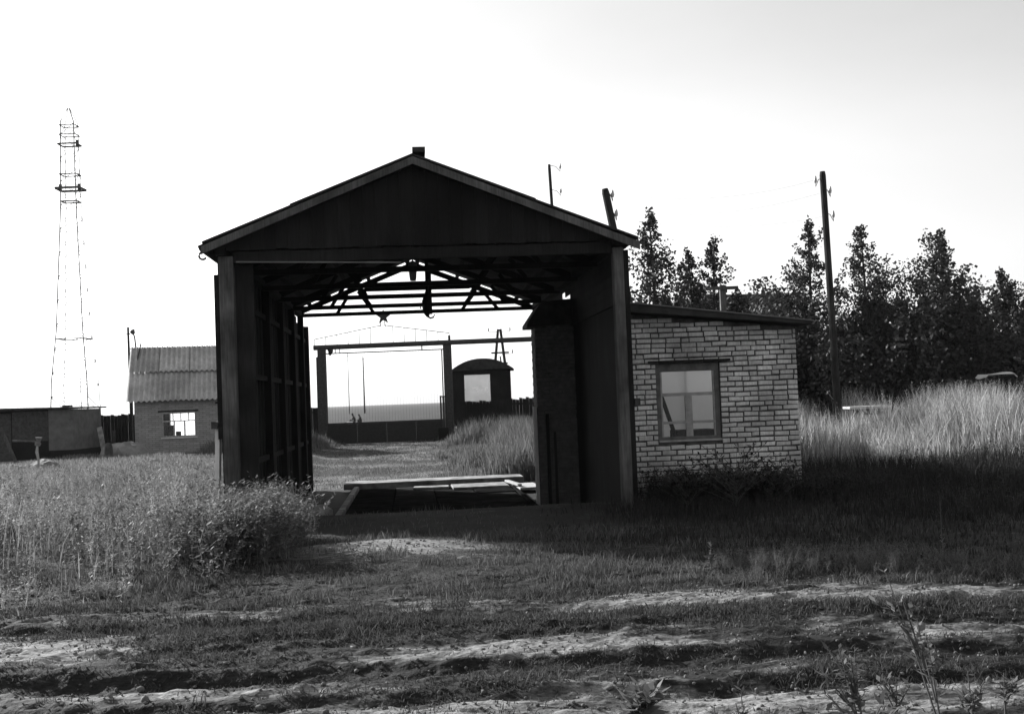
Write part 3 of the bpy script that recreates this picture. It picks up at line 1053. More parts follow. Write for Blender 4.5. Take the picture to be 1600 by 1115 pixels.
def heap(name, label, cat, loc, sx, sy, sz, m, sd_):
    bm = bmesh.new()
    bmesh.ops.create_icosphere(bm, subdivisions=3, radius=1)
    rr = random.Random(sd_)
    ph = [rr.uniform(0, 6) for _ in range(6)]
    for v_ in bm.verts:
        c_ = v_.co
        f_ = 1 + 0.18 * math.sin(3 * c_.x + ph[0]) * math.cos(4 * c_.y + ph[1]) + 0.10 * math.sin(9 * c_.x + ph[2] + 5 * c_.z) * math.cos(8 * c_.y + ph[3])
        v_.co = Vector((c_.x * sx, c_.y * sy, c_.z * sz)) * f_
    me_ = bpy.data.meshes.new(name)
    bm.to_mesh(me_)
    bm.free()
    me_.materials.append(M[m])
    o_ = bpy.data.objects.new(name, me_)
    o_.location = loc
    C.objects.link(o_)
    return tag(o_, label, cat)


p = at(195, 716, 43)
heap('earth_heap', 'grey overgrown earth heap at the left corner of the brick hut', 'heap', (p.x, p.y, tz(p.x, p.y)), 0.85, 0.7, 0.62, 'plaster_grey', 3)
for (px, py, sx, lab) in ((20, 742, .22, 'small pale rubble stone at the foot of the leaning pole'), (33, 748, .16, 'smallest pale rubble stone in front of the standpipe'), (70, 738, .5, 'flat grey lump lying right of the standpipe'), (236, 722, .28, 'dark earth lump before the hut wall')):
    p = at(px, py, 36)
    heap('rubble_stone', lab, 'stone', (p.x, p.y, tz(p.x, p.y)), sx, sx, sx * 0.55, 'concrete' if sx < .3 else 'plaster_grey', int(px))

# ------------------------------------------------------------------ lattice mast far left
MD = 165.0
b0, t0 = at(119, 655, MD), at(101, 170, MD)
mast = thing('lattice_mast', 'tall thin steel lattice mast with platforms rising behind the low shed', 'mast', (b0.x, MD, 0))
H = t0.z
prof = [(0.0, 2.75), (0.14, 2.55), (0.30, 1.9), (0.68, 1.15), (0.955, 0.95), (1.0, 0.12)]


def mw(f_):
    for (a_, wa), (b_, wb) in zip(prof, prof[1:]):
        if f_ <= b_:
            return wa + (wb - wa) * (f_ - a_) / (b_ - a_)
    return prof[-1][1]


def mx_(f_):
    return 0.0


for sx in (-1, 1):
    for sy in (-1, 1):
        pts = [(sx * mw(f_), sy * mw(f_) * .9, H * f_) for f_ in (0, .14, .3, .5, .68, .85, .955, 1.0)]
        MB().tube(pts, 0.085 if sy < 0 else 0.05, 5).build('leg', 'galvanised', mast)
br = MB()
fs_ = list(np.linspace(0.02, 0.95, 26))
for i, (f0_, f1_) in enumerate(zip(fs_, fs_[1:])):
    w0_, w1_ = mw(f0_), mw(f1_)
    for (ax, sg) in (('y', -1), ('y', 1), ('x', -1), ('x', 1)):
        a_ = (-w0_, sg * w0_ * .9, H * f0_) if ax == 'y' else (sg * w0_, -w0_ * .9, H * f0_)
        b_ = (w1_, sg * w1_ * .9, H * f1_) if ax == 'y' else (sg * w1_, w1_ * .9, H * f1_)
        if i % 2:
            a_ = (w0_, a_[1], a_[2]) if ax == 'y' else (a_[0], w0_ * .9, a_[2])
            b_ = (-w1_, b_[1], b_[2]) if ax == 'y' else (b_[0], -w1_ * .9, b_[2])
        br.beam(a_, b_, 0.06, 0.06)
br.build('bracing', 'galvanised', mast)['kind'] = 'stuff'
for f_, wd, th in ((0.275, 1.02, 0.22), (0.705, 1.0, 0.3), (0.745, 1.6, 0.55), (0.79, 1.15, 0.25), (0.885, 1.35, 0.35), (0.915, 1.2, 0.2), (0.945, 1.15, 0.2)):
    q = mw(f_) * wd
    mb = MB()
    for s in (-1, 1):
        mb.beam((-q, s * q * .8, H * f_), (q, s * q * .8, H * f_), 0.1, th * .6).beam((s * q, -q * .8, H * f_), (s * q, q * .8, H * f_), 0.1, th * .6)
    mb.build('platform', 'rust', mast)
q = mw(.745)
MB().tube([(q, 0, H * .79), (q * 2.6, 0, H * .742), (q, 0, H * .745)], 0.05, 5).build('bracket', 'steel_dark', mast)
for f_, s in ((0.888, 1), (0.75, -1), (.75, 1)):
    MB().tube([(s * mw(f_) * 1.25, -.3, H * f_ - .55), (s * mw(f_) * 1.25, -.3, H * f_ + .45)], 0.25, 8).build('antenna_drum', 'steel_dark', mast)
MB().tube([(0.9, 0, -0.2), (0.7, 0, 7.2)], 0.05, 5).build('cable_riser', 'steel_dark', mast)

# ------------------------------------------------------------------ entrance gate with the star
GD = 50.0
gl, gr = at(512, 690, GD), at(703, 690, GD)
gx0, gx1 = at(505, 660, GD).x, at(703, 655, GD).x
GW = gx1 - gx0
gate = thing('entrance_gate', 'iron yard entrance gate with a star over its truss seen through the shed', 'gate', (gx0, GD, 0))
g0 = tz(gx0, GD)
GT = at(500, 543, GD).z
MB().box(-0.2, 0.2, -0.17, 0.17, g0 - .3, GT - 0.42).box(-0.14, 0.2, -0.15, 0.15, GT - 0.42, GT - 0.10).build('gate_post', 'rust', gate)
MB().box(GW - .19, GW + .17, -0.17, 0.17, g0 - .3, GT - 0.10).build('gate_post', 'rust', gate)
MB().tube([(-0.32, 0, GT), (GW + 4.9, 0, GT + 0.02)], 0.115, 10).build('beam', 'rust', gate)
MB().box(GW + 4.5, GW + 4.8, -.14, .14, g0 - .3, GT - .12).build('gate_post', 'rust', gate)
MB().box(-0.3, 0.28, -.18, .18, GT - .10, GT - .116 + .05).build('post_cap', 'rust', gate)
cx_ = at(598, 508, GD).x - gx0
zc_, zl2, zr2 = at(598, 508, GD).z, at(497, 530, GD).z, at(705, 520, GD).z
for a_, b_ in (((-0.28, 0, zl2), (cx_ - .05, 0, zc_)), ((cx_ + .05, 0, zc_), (GW + 0.12, 0, zr2))):
    MB().tube([a_, b_], 0.018, 5).build('truss_chord', 'rust', gate)
for q in np.linspace(-0.27, GW + 0.1, 13):
    if abs(q - cx_) < 0.2:
        continue
    zt2 = zl2 + (zc_ - zl2) * (q + .28) / (cx_ + .23) if q < cx_ else zc_ + (zr2 - zc_) * (q - cx_) / (GW + .12 - cx_)
    MB().tube([(q, 0, GT + .1), (q, 0, zt2)], 0.014, 5).build('truss_bar', 'rust', gate)
sc_ = at(599, 495, GD)
poly = []
for k in range(10):
    rr = 0.35 if k % 2 == 0 else 0.14
    a_ = math.pi / 2 + k * math.pi / 5
    poly.append((sc_.x - gx0 + rr * math.cos(a_), sc_.z + rr * math.sin(a_)))
MB().prism(poly, -0.03, 0.03).build('star', 'steel_dark', gate)
for s in (-1, 1):
    MB().tube([(cx_ + s * .12, 0, zc_ - .06), (cx_ + s * .06, 0, sc_.z - .15)], 0.018, 5).build('star_strut', 'rust', gate)
zr_ = at(600, 549, GD).z
MB().box(0.2, GW - .2, -.02, .02, zr_ - .025, zr_ + .025).build('top_rail', 'rust', gate)
MB().box(GW - .28, GW - .23, -.02, .02, g0 + .1, zr_ - .026).build('leaf_stile', 'rust', gate)
zp = at(600, 660, GD).z
MB().box(0.2, GW - .2, -.03, .03, zp, zp + .06).build('mid_rail', 'steel_dark', gate)
x = 0.3
while x < GW - .35:
    MB().tube([(x, 0, zp + .06), (x, 0, zr_ - .026)], 0.0028, 4).build('picket', 'rust', gate)
    x += 0.125
for k in range(4):
    q0, q1 = 0.2 + (GW - .4) * k / 4, 0.2 + (GW - .4) * (k + 1) / 4
    MB().box(q0 + .003, q1 - .003, -.015 - .006 * (k % 2), .005, g0 - .02, zp - .002).build('sheet_panel', 'steel_dark', gate)
q = at(659, 540, GD).x - gx0
MB().tube([(q, 0, zr_ + .02), (q, 0, GT - .1)], 0.03, 5).build('hanger', 'rust', gate)
q = at(516, 545, GD).x - gx0
MB().tube([(q, -.1, GT - .02), (q + .03, -.1, GT - .2), (q - .02, -.1, GT - .36)], [0.14, 0.11, 0.05], 8).build('gate_lamp', 'steel_dark', gate)
q = at(524, 550, GD).x - gx0
MB().box(q - .02, q + .02, -.04, -.02, zr_ + .02, zr_ + .3).box(q + .18, q + .22, -.04, -.02, zr_ + .02, zr_ + .3).box(q - .02, q + .22, -.041, -.019, zr_ + .3, zr_ + .34).build('hook_frame', 'steel_dark', gate)
MB().tube([(GW + 0.1, 0, GT + .1), (GW + 0.1, 0, GT + .32)], 0.06, 6).build('post_pin', 'steel_dark', gate)
a_, b_ = at(687, 618, 49.5), at(697, 652, 49.5)
wk = thing('wicket_frame', 'small narrow iron frame standing left of the right gate post', 'frame', (a_.x, 49.5, tz(a_.x, 49.5)))
wz_ = a_.z - tz(a_.x, 49.5)
ww = b_.x - a_.x
MB().box(0, 0.07, -.03, .03, -.1, wz_).box(ww, ww + .05, -.03, .03, -.1, wz_).build('upright', 'steel_dark', wk)
MB().box(0.07, ww, -.025, .025, wz_ - .06, wz_ - .01).build('top_bar', 'steel_dark', wk)
for q in (.4, .7):
    MB().tube([(ww * q + .02, 0, 0), (ww * q + .02, 0, wz_ - .06)], 0.012, 5).build('bar', 'steel_dark', wk)
MB().box(-0.1, ww + .1, -.1, .1, -.1, 0.55).build('foot_block', 'black_wood', wk)

# far poles and the two people beyond the gate
for px, y0_, y1_, rad, lab in ((546, 552, 641, .075, 'thinner far pole beyond the gate on the left of the pair'), (570, 557, 643, .13, 'thicker far pole beyond the gate standing right of the people')):
    d = 225.0
    p, q = at(px, y1_, d), at(px - 3 if rad > .1 else px - 1, y0_, d)
    pl = thing('far_pole', lab, 'pole', (p.x, d, 0), 0, 'far poles in the field')
    MB().tube([(0, 0, -.3), (0, 0, q.z * .5), (0, 0, q.z)], [rad * 1.3, rad, rad * .8], 6).build('shaft', 'dark_wood', pl)
    MB().tube([(-.3, 0, q.z - .5), (.3, 0, q.z - .5)], .04, 5).build('cross_bar', 'dark_wood', pl)


def person(px, py, d, label, legs, sc=1.0):
    p = at(px, py, d)
    g = tz(p.x, d)
    root = thing('person', label, 'person', (p.x, d, g), 0, 'people sitting beyond the gate')
    # facing -x, seated on the ground, leaning forward a little
    J = {'pelvis': (0.10, 0, 0.14), 'belly': (0.10, 0, 0.34), 'chest': (0.02, 0, 0.58), 'neck': (-0.06, 0, 0.74), 'head': (-0.12, 0, 0.86), 'crown': (-0.13, 0, 0.96)}
    ed = [('pelvis', 'belly'), ('belly', 'chest'), ('chest', 'neck'), ('neck', 'head'), ('head', 'crown')]
    R_ = {'pelvis': .15, 'belly': .14, 'chest': .16, 'neck': .06, 'head': .10, 'crown': .075}
    for s, n_ in ((-1, 'l'), (1, 'r')):
        if legs:
            J.update({n_ + 'hip': (0.04, s * .1, .12), n_ + 'knee': (-.32, s * .13, .16 + .1 * (s > 0)), n_ + 'ankle': (-.68, s * .12, .07), n_ + 'toe': (-.72, s * .12, .17)})
        else:
            J.update({n_ + 'hip': (0.04, s * .1, .12), n_ + 'knee': (-.20, s * .14, .45), n_ + 'ankle': (-.22, s * .12, .07), n_ + 'toe': (-.36, s * .12, .05)})
        J.update({n_ + 'sho': (0.0, s * .19, .62), n_ + 'elb': (-.10, s * .25, .40), n_ + 'wri': (-.28, s * .16, .36), n_ + 'han': (-.36, s * .14, .34)})
        ed += [('pelvis', n_ + 'hip'), (n_ + 'hip', n_ + 'knee'), (n_ + 'knee', n_ + 'ankle'), (n_ + 'ankle', n_ + 'toe'), ('chest', n_ + 'sho'), (n_ + 'sho', n_ + 'elb'), (n_ + 'elb', n_ + 'wri'), (n_ + 'wri', n_ + 'han')]
        R_.update({n_ + 'hip': .10, n_ + 'knee': .07, n_ + 'ankle': .045, n_ + 'toe': .04, n_ + 'sho': .07, n_ + 'elb': .05, n_ + 'wri': .035, n_ + 'han': .03})
    names = list(J)
    me_ = bpy.data.meshes.new('body')
    me_.from_pydata([Vector(J[n_]) * sc for n_ in names], [(names.index(a_), names.index(b_)) for a_, b_ in ed], [])
    me_.materials.append(M['cloth_dark'])
    o_ = bpy.data.objects.new('body', me_)
    C.objects.link(o_)
    o_.parent = root
    sk = o_.modifiers.new('skin', 'SKIN')
    for i, n_ in enumerate(names):
        me_.skin_vertices[0].data[i].radius = (R_[n_] * sc, R_[n_] * sc)
    me_.skin_vertices[0].data[0].use_root = True
    sb = o_.modifiers.new('sub', 'SUBSURF')
    sb.levels = sb.render_levels = 1
    return root


person(553, 661, 101, 'person in dark clothes sitting on the ground with legs stretched out', True)
person(563, 660, 102, 'person in dark clothes sitting with raised knees under the far pole', False, 0.92)
p = at(547, 658, 100.5)
o = MB().box(-.26, .26, -.2, .2, 0, .22).build('pale_bag', 'cloth_pale', None, (p.x, 100.3, tz(p.x, 100)), bev=.05)
tag(o, 'small pale bag on the ground at the feet of the sitting people', 'bag')

# ------------------------------------------------------------------ round-roofed wagon and power pole
WD = 56.0
wl, wr = at(705, 570, WD).x, at(797, 570, WD).x
wag = thing('round_roofed_wagon', 'dark round-roofed cabin wagon with one pale window behind the fence', 'wagon', (wl, WD, 0))
WW = wr - wl
WE = at(797, 574, WD).z
WR = at(748, 560, WD).z
a_, b_ = at(725, 586, WD), at(767, 628, WD)
wa, wb, wzt, wzb = a_.x - wl, b_.x - wl, a_.z, b_.z - .05
mb = MB().box(0, wa, 0, .08, .4, WE).box(wb, WW, 0, .08, .4, WE).box(wa, wb, .001, .08, .4, wzb).box(wa, wb, .001, .08, wzt, WE)
mb.build('end_wall', 'black_wood', wag)
MB().box(0, .07, .082, 4, .4, WE).build('side_wall', 'black_wood', wag)
MB().box(WW - .07, WW, .082, 4, .4, WE).build('side_wall', 'black_wood', wag)
mb = MB().box(0.07, wa - .2, 3.9, 3.98, .4, WE).box(wb + .2, WW - .07, 3.9, 3.98, .4, WE).box(wa - .2, wb + .2, 3.901, 3.979, .4, wzb - .3).box(wa - .2, wb + .2, 3.901, 3.979, wzt + .2, WE)
mb.build('back_wall', 'black_wood', wag)
arc = []
for t_ in np.linspace(0, 1, 15):
    xx = -0.05 + (WW + .23) * t_
    arc.append((xx, WE - .06 + (WR - WE + .06) * (1 - abs(2 * t_ - 1) ** 2.2)))
MB().prism(arc, -0.2, 4.2).build('roof', 'roof_felt', wag)
wfr = MB().box(wa - .05, wa, -.02, -.001, wzb - .05, wzt + .05).box(wb, wb + .05, -.02, -.001, wzb - .05, wzt + .05).build('window_frame', 'black_wood', wag)
MB().box(wa, wb, .03, .04, wzb, wzt).build('pane', 'glass_dirty', wfr)
for q in (.3, WW - .5):
    mb = MB()
    mb.tube([(q, .3, .3), (q + .18, .3, .3)], .3, 12)
    mb.build('wheel', 'steel_dark', wag)
MB().box(.2, WW - .2, .2, 3.8, .28, .4).build('chassis', 'steel_dark', wag)

PD = 96.0
pc = at(783, 640, PD)
pt = at(780, 514, PD)
pw = thing('power_pylon', 'wooden A-frame power pole with crossarms behind the wagon roof', 'pylon', (pc.x, PD, 0))
PH_ = pt.z
dxp = pt.x - pc.x
for s in (-1, 1):
    MB().tube([(s * .95, 0, -.3), (dxp + s * .1, 0, PH_)], [.14, .11], 8).build('leg', 'dark_wood', pw)
MB().tube([(0.5, 0.2, 1.0), (dxp + 0.0, 0.05, PH_ - 2.3)], .07, 6).build('brace', 'dark_wood', pw)
for z_, hw in ((PH_ - 2.0, .75), (PH_ - 2.9, .62), (PH_ - .9, .3)):
    MB().box(dxp - hw, dxp + hw, -.16, -.09, z_ - .07, z_ + .07).build('crossarm', 'dark_wood', pw)
for sx, z_ in ((-1.0, PH_ - 0.05), (1.0, PH_ - 0.05), (-1.15, PH_ - 2.75), (1.15, PH_ - 1.95)):
    MB().tube([(dxp + sx * .9, -.12, z_ - .15), (dxp + sx * .9, -.12, z_), (dxp + sx * .9, -.12, z_ + .18)], [.04, .07, .04], 8).build('insulator', 'porcelain', pw)
    MB().tube([(dxp + sx * .1, -.12, z_ - .2), (dxp + sx * .9, -.12, z_ - .15)], .02, 5).build('hook', 'steel_dark', pw)


# ------------------------------------------------------------------ poles on the right
def pole(px0, py0, px1, py1, d, r0, label, ins, m='dark_wood'):
    t_ = at(px0, py0, d)
    b_ = at(px1, py1, d)
    k = (t_.z) / (t_.z - b_.z)
    base = t_ + (b_ - t_) * k
    g = tz(base.x, base.y)
    root = thing('utility_pole', label, 'pole', (base.x, d, g), 0, 'wooden utility poles')
    off = t_ - Vector((base.x, d, g))
    MB().tube([Vector((0, 0, -.3)), off * .5, off * .985, off], [r0 * 1.25, r0 * 1.08, r0, r0 * .8], 10).build('shaft', m, root)
    for (ix, iy) in ins:
        p_ = at(ix, iy, d) - Vector((base.x, d, g))
        f_ = p_.z / off.z
        s_ = off * f_
        sg = 1 if p_.x > s_.x else -1
        MB().tube([s_ + Vector((0, 0, .05)), s_ + Vector(((p_.x - s_.x) * .6, 0, .0)), Vector((p_.x, 0, p_.z - .18)), Vector((p_.x, 0, p_.z - .05))], .011, 5).build('hook', 'steel_dark', root)
        MB().tube([Vector((p_.x, 0, p_.z - .08)), Vector((p_.x, 0, p_.z - .02)), Vector((p_.x, 0, p_.z + .05)), Vector((p_.x, 0, p_.z + .1))], [.03, .045, .035, .02], 8).build('insulator', 'porcelain', root)
    return root


pole(1285, 268, 1309, 642, 30.0, .082, 'tall bare leaning utility pole standing in front of the right trees', [(1274, 281), (1297, 297), (1302, 335)])
pole(945, 295, 957, 352, 28.0, .095, 'thick weathered pole stub rising behind the right slope of the shed roof', [(957, 303), (963, 333)])
pole(858, 257, 862, 316, 40.0, .055, 'thin pole with two hooked insulators above the shed roof', [(875, 260), (876, 298)])
w1 = [(957, 303, 28.0, 1274, 281, 30.0), (963, 333, 28.0, 1297, 297, 30.0), (963, 340, 28.2, 1302, 335, 30.0)]
for i, (x0, y0, d0, x1, y1, d1) in enumerate(w1):
    a_, b_ = at(x0, y0, d0), at(x1, y1, d1)
    pts = [a_ + (b_ - a_) * t_ + Vector((0, 0, -.28 * 4 * t_ * (1 - t_))) for t_ in np.linspace(0, 1, 14)]
    o = MB().tube([q - a_ for q in pts], .0018, 4).build('overhead_wire', 'steel_dark', None, a_)
    tag(o, ('topmost', 'middle', 'lowest')[i] + ' thin wire strung between the pole stub and the tall leaning pole', 'wire', 'overhead wires')

pp = at(1131, 500, 24.2)
vp = thing('cross_post', 'grey square post with a short crossbar behind the weigh house roof', 'post', (pp.x, 24.2, tz(pp.x, 24.2)))
top = at(1127, 446, 24.2)
zt2 = top.z - tz(pp.x, 24.2)
MB().box(-.06, .06, -.06, .06, -.3, zt2).build('post', 'grey_wood', vp)
MB().box(-.38, .32, -.10, -.062, zt2 - .10, zt2 - .03).build('crossbar', 'grey_wood', vp)

# far building behind the trees
fb0, fb1 = at(1095, 462, 62), at(1245, 462, 62)
fb = thing('far_building', 'dark flat-topped building half hidden behind the right trees', 'building', (fb0.x, 62, 0))
FW = fb1.x - fb0.x
FZ = fb0.z
MB().box(0, FW, 0, 6, -.5, FZ - .35).build('wall', 'brick_dark', fb)
MB().prism([(-.4, FZ - .34), (FW + .4, FZ - .34 - .1), (FW + .4, FZ - .1), (-.4, FZ)], -.5, 6.5).build('roof', 'roof_felt', fb)
for q in (1.0, 2.6):
    wfo = MB().box(q, q + .9, -.05, -.002, FZ - 2.3, FZ - 1.0).build('window_frame', 'frame_paint', fb)
    MB().box(q + .08, q + .82, -.06, -.051, FZ - 2.2, FZ - 1.1).build('pane', 'steel_dark', wfo)

# pale trough and roof in the grass on the right
p = at(1354, 640, 27)
bt = thing('pale_table', 'low pale table standing in the tall dry grass below the leaning pole', 'table', (p.x, 27, tz(p.x, 27)))
zt2 = at(1354, 634, 27).z - tz(p.x, 27)
MB().box(-.48, .48, -.3, .3, zt2 - .06, zt2).build('top', 'pale_wood', bt, bev=.008)
for sx in (-.4, .4):
    for sy in (-.22, .22):
        MB().box(sx - .035, sx + .035, sy - .035, sy + .035, -.1, zt2 - .062).build('leg', 'grey_wood', bt)
MB().box(-.36, .36, -.24, -.22, zt2 - .2, zt2 - .064).build('apron', 'grey_wood', bt)
p = at(1556, 583, 36)
cs = thing('covered_stack', 'dark low stack under a crumpled pale sheet among the right trees', 'stack', (p.x, 36, tz(p.x, 36)))
zt2 = p.z - tz(p.x, 36)
MB().box(-.42, .42, -.3, .3, -.2, zt2 - .1).build('stack_body', 'black_wood', cs)
mbv = []
gxs, gys = np.linspace(-.5, .5, 12), np.linspace(-.4, .4, 6)
for yy in gys:
    for xx in gxs:
        mbv.append((xx, yy, zt2 - .02 + .06 * math.sin(5 * xx + 2 * yy) * math.cos(4 * yy) - .10 * (abs(xx) > .47)))
mb = MB()
mb.add(mbv, [(j * 12 + i, j * 12 + i + 1, (j + 1) * 12 + i + 1, (j + 1) * 12 + i) for j in range(5) for i in range(11)])
o = mb.build('sheet', 'cloth_pale', cs)
so_ = o.modifiers.new('thick', 'SOLIDIFY')
so_.thickness = .02
a_, b_ = at(1586, 558, 37), at(1625, 580, 37)
o = MB().beam((0, 0, 0), b_ - a_, .25, .05, (0, 0, 1)).build('slanting_plank', 'pale_wood', None, a_)
tag(o, 'pale plank slanting down behind the covered stack at the photo edge', 'plank')
tr_ = (b_ - a_)


# ------------------------------------------------------------------ trees
def make_tree(px, py_top, d, wbase, seed, label, dens=1.0, group='young trees along the yard'):
    rr = np.random.default_rng(seed)
    t_ = at(px, py_top, d)
    g = tz(t_.x, d)
    Ht = t_.z - g
    root = thing('poplar_tree', label, 'tree', (t_.x, d, g), 0, group)
    tk = MB()
    bendx, bendy = rr.uniform(-.15, .15), rr.uniform(-.15, .15)

    def cpos(f_):
        return np.array([bendx * math.sin(3 * f_), bendy * math.sin(2.5 * f_), Ht * f_])
    tk.tube([cpos(f_) for f_ in np.linspace(0, .98, 9)], [0.11 * (1 - .93 * f_) + .006 for f_ in np.linspace(0, 1, 9)], 7)
    pts = []
    stems = [(0.0, 0.0, 1.0)]
    for q in range(rr.integers(2, 5)):
        a_ = rr.uniform(0, 6.283)
        d_ = rr.uniform(.35, .8) * wbase
        stems.append((math.cos(a_) * d_, math.sin(a_) * d_ * .8, rr.uniform(.4, .72)))
    for (ox, oy, fh) in stems:
        Hs = Ht * fh

        def cp(f_):
            return np.array([bendx * math.sin(3 * f_) + ox * (f_ ** .6), bendy * math.sin(2.5 * f_) + oy * (f_ ** .6), Hs * f_])
        if fh < 1:
            tk.tube([cp(f_) for f_ in np.linspace(0, .98, 6)], [0.06 * (1 - .93 * f_) + .005 for f_ in np.linspace(0, 1, 6)], 5)
        nb = int(95 * dens * fh)
        wb2 = wbase * (1.2 if fh == 1 else .85)
        bias = rr.uniform(0, 6.283)
        for k in range(nb):
            f_ = 0.05 + 0.94 * (k + rr.uniform(0, 1)) / nb
            prof_ = (1 - f_) ** .8 * min(1, .7 + f_ * 1.3) * wb2
            az = rr.uniform(0, 6.283)
            L = max(.14, prof_ * rr.uniform(.35, 1.15) * (1 + .3 * math.cos(az - bias)))
            el = rr.uniform(.5, 1.05)
            b0_ = cp(f_ * .97)
            dr = np.array([math.cos(az) * math.cos(el), math.sin(az) * math.cos(el), math.sin(el)])
            L2 = min(L / max(math.cos(el), .35), (Hs * 1.01 - b0_[2]) / max(dr[2], .1))
            mid = b0_ + dr * L2 * .5 + np.array([math.cos(az), math.sin(az), 0]) * L * .14
            end = b0_ + dr * L2
            tk.tube([b0_, mid, end], [.020 * (1 - f_) + .007, .010, .003], 3)
            n_ = int((22 + 105 * L) * (1.3 - .75 * f_))
            s_ = rr.uniform(.15, 1.06, n_) ** .75
            P_ = np.where(s_[:, None] < .5, b0_ + (mid - b0_) * (s_[:, None] * 2), mid + (end - mid) * (s_[:, None] * 2 - 1))
            pts.append(P_ + rr.normal(0, 1, (n_, 3)) * (.05 + .12 * L) * (1.15 - .6 * s_)[:, None])
        P_ = np.stack([rr.normal(0, .05, 14), rr.normal(0, .05, 14), rr.uniform(Hs * .93, Hs * 1.005, 14)], 1) + np.append(cp(.97)[:2], 0)
        pts.append(P_)
    P_ = np.concatenate(pts)
    P_[:, 2] = np.maximum(P_[:, 2], .1)
    n_ = len(P_)
    sz = rr.uniform(.032, .07, n_) * (1 + .4 * (P_[:, 2] < Ht * .45))
    a1 = rr.normal(0, 1, (n_, 3))
    a1 /= np.linalg.norm(a1, axis=1)[:, None]
    a2 = np.cross(a1, rr.normal(0, 1, (n_, 3)))
    a2 /= np.linalg.norm(a2, axis=1)[:, None]
    V = np.stack([P_ - a1 * sz[:, None], P_ + a2 * sz[:, None] * .75, P_ + a1 * sz[:, None], P_ - a2 * sz[:, None] * .75], 1).reshape(-1, 3)
    q_ = np.arange(n_) * 4
    T = np.concatenate([np.stack([q_, q_ + 1, q_ + 2], 1), np.stack([q_, q_ + 2, q_ + 3], 1)])
    tone = np.repeat(rr.uniform(.6, 1.5, n_), 4)
    np_obj('crown', V, T, 'leaf_tree', tone, root)
    tk.build('trunk', 'bark', root)
    return root


TR = [
    (1012, 322, 34, 1.5, 'tall tree with a pointed tip nearest to the shed roof', 1.2),
    (1072, 388, 35, 1.2, 'lower tree between the two tall trees behind the weigh house', 1.0),
    (1116, 366, 36, 1.3, 'tree directly behind the grey cross post', 1.1),
    (1262, 338, 40, 1.55, 'tree with a slim tip left of the leaning utility pole', 1.2),
    (1343, 346, 40, 1.7, 'broad tree just right of the leaning utility pole', 1.2),
    (1470, 352, 39, 1.75, 'dark spindle-shaped tree standing alone further right', 1.4),
    (1560, 418, 41, 1.5, 'smaller rounded tree at the right edge', 1.1),
    (1215, 452, 44, 1.5, 'short bushy tree before the far building', 1.0),
    (1160, 462, 38, 1.0, 'small tree over the middle of the weigh house roof', 1.0),
    (1408, 470, 43, 1.6, 'short dense tree between the broad and the spindle-shaped tree', 1.1),
    (1516, 470, 44, 1.5, 'short dense tree behind the covered stack', 1.1),
    (1625, 400, 42, 1.7, 'half-seen tree cut by the photo edge', 1.1),
]
for i, (px, py, d, wb_, lab, dn) in enumerate(TR):
    make_tree(px, py, d, wb_, 100 + i, lab, dn)


def leaf_cloud(P_, rr, s0, s1):
    n_ = len(P_)
    sz = rr.uniform(s0, s1, n_)
    a1 = rr.normal(0, 1, (n_, 3))
    a1 /= np.linalg.norm(a1, axis=1)[:, None]
    a2 = np.cross(a1, rr.normal(0, 1, (n_, 3)))
    a2 /= np.linalg.norm(a2, axis=1)[:, None]
    V = np.stack([P_ - a1 * sz[:, None], P_ + a2 * sz[:, None] * .7, P_ + a1 * sz[:, None], P_ - a2 * sz[:, None] * .7], 1).reshape(-1, 3)
    q_ = np.arange(n_) * 4
    T = np.concatenate([np.stack([q_, q_ + 1, q_ + 2], 1), np.stack([q_, q_ + 2, q_ + 3], 1)])
    return V, T, np.repeat(rr.uniform(.6, 1.4, n_), 4)


# the thicket that fills the space under the trees
rr = np.random.default_rng(77)
P_ = []
for k in range(330):
    d = rr.uniform(36, 46)
    px = rr.uniform(985, 1680)
    top = 505 + 40 * math.sin(px * .02) + rr.uniform(-35, 60) - (20 if px > 1240 else 0)
    c_ = at(px, top, d)
    g = tz(c_.x, d)
    h = max(c_.z - g, .8)
    m_ = 150
    f_ = rr.uniform(0, 1, m_) ** .8
    wdt = .45 * (1.1 - .7 * f_)
    q_ = np.stack([c_.x + rr.normal(0, 1, m_) * wdt, d + rr.normal(0, 1, m_) * wdt, g + h * f_], 1)
    P_.append(q_)
V, T, tone = leaf_cloud(np.concatenate(P_), rr, .05, .10)
np_obj('thicket_undergrowth', V, T, 'leaf_tree', tone, None, 'stuff')


# ------------------------------------------------------------------ grass and weeds (stuff)
def blades(x, y, h, wdt, lean, tone, rr, z=None):
    n_ = len(x)
    z = terrain(x, y) - .01 if z is None else z
    az = rr.uniform(0, 6.283, n_)
    ld = rr.uniform(0, 6.283, n_)
    ln = lean * rr.uniform(.2, 1.2, n_) * h
    dx, dy = np.cos(az) * wdt / 2, np.sin(az) * wdt / 2
    ox, oy = np.cos(ld) * ln, np.sin(ld) * ln
    V = np.empty((n_, 5, 3))
    V[:, 0] = np.stack([x - dx, y - dy, z], 1)
    V[:, 1] = np.stack([x + dx, y + dy, z], 1)
    V[:, 2] = np.stack([x + ox * .35 + dx * .8, y + oy * .35 + dy * .8, z + h * .6], 1)
    V[:, 3] = np.stack([x + ox * .35 - dx * .8, y + oy * .35 - dy * .8, z + h * .6], 1)
    V[:, 4] = np.stack([x + ox, y + oy, z + h], 1)
    q_ = np.arange(n_) * 5
    T = np.concatenate([np.stack([q_, q_ + 1, q_ + 2], 1), np.stack([q_, q_ + 2, q_ + 3], 1), np.stack([q_ + 3, q_ + 2, q_ + 4], 1)])
    return V.reshape(-1, 3), T, np.repeat(tone, 5)


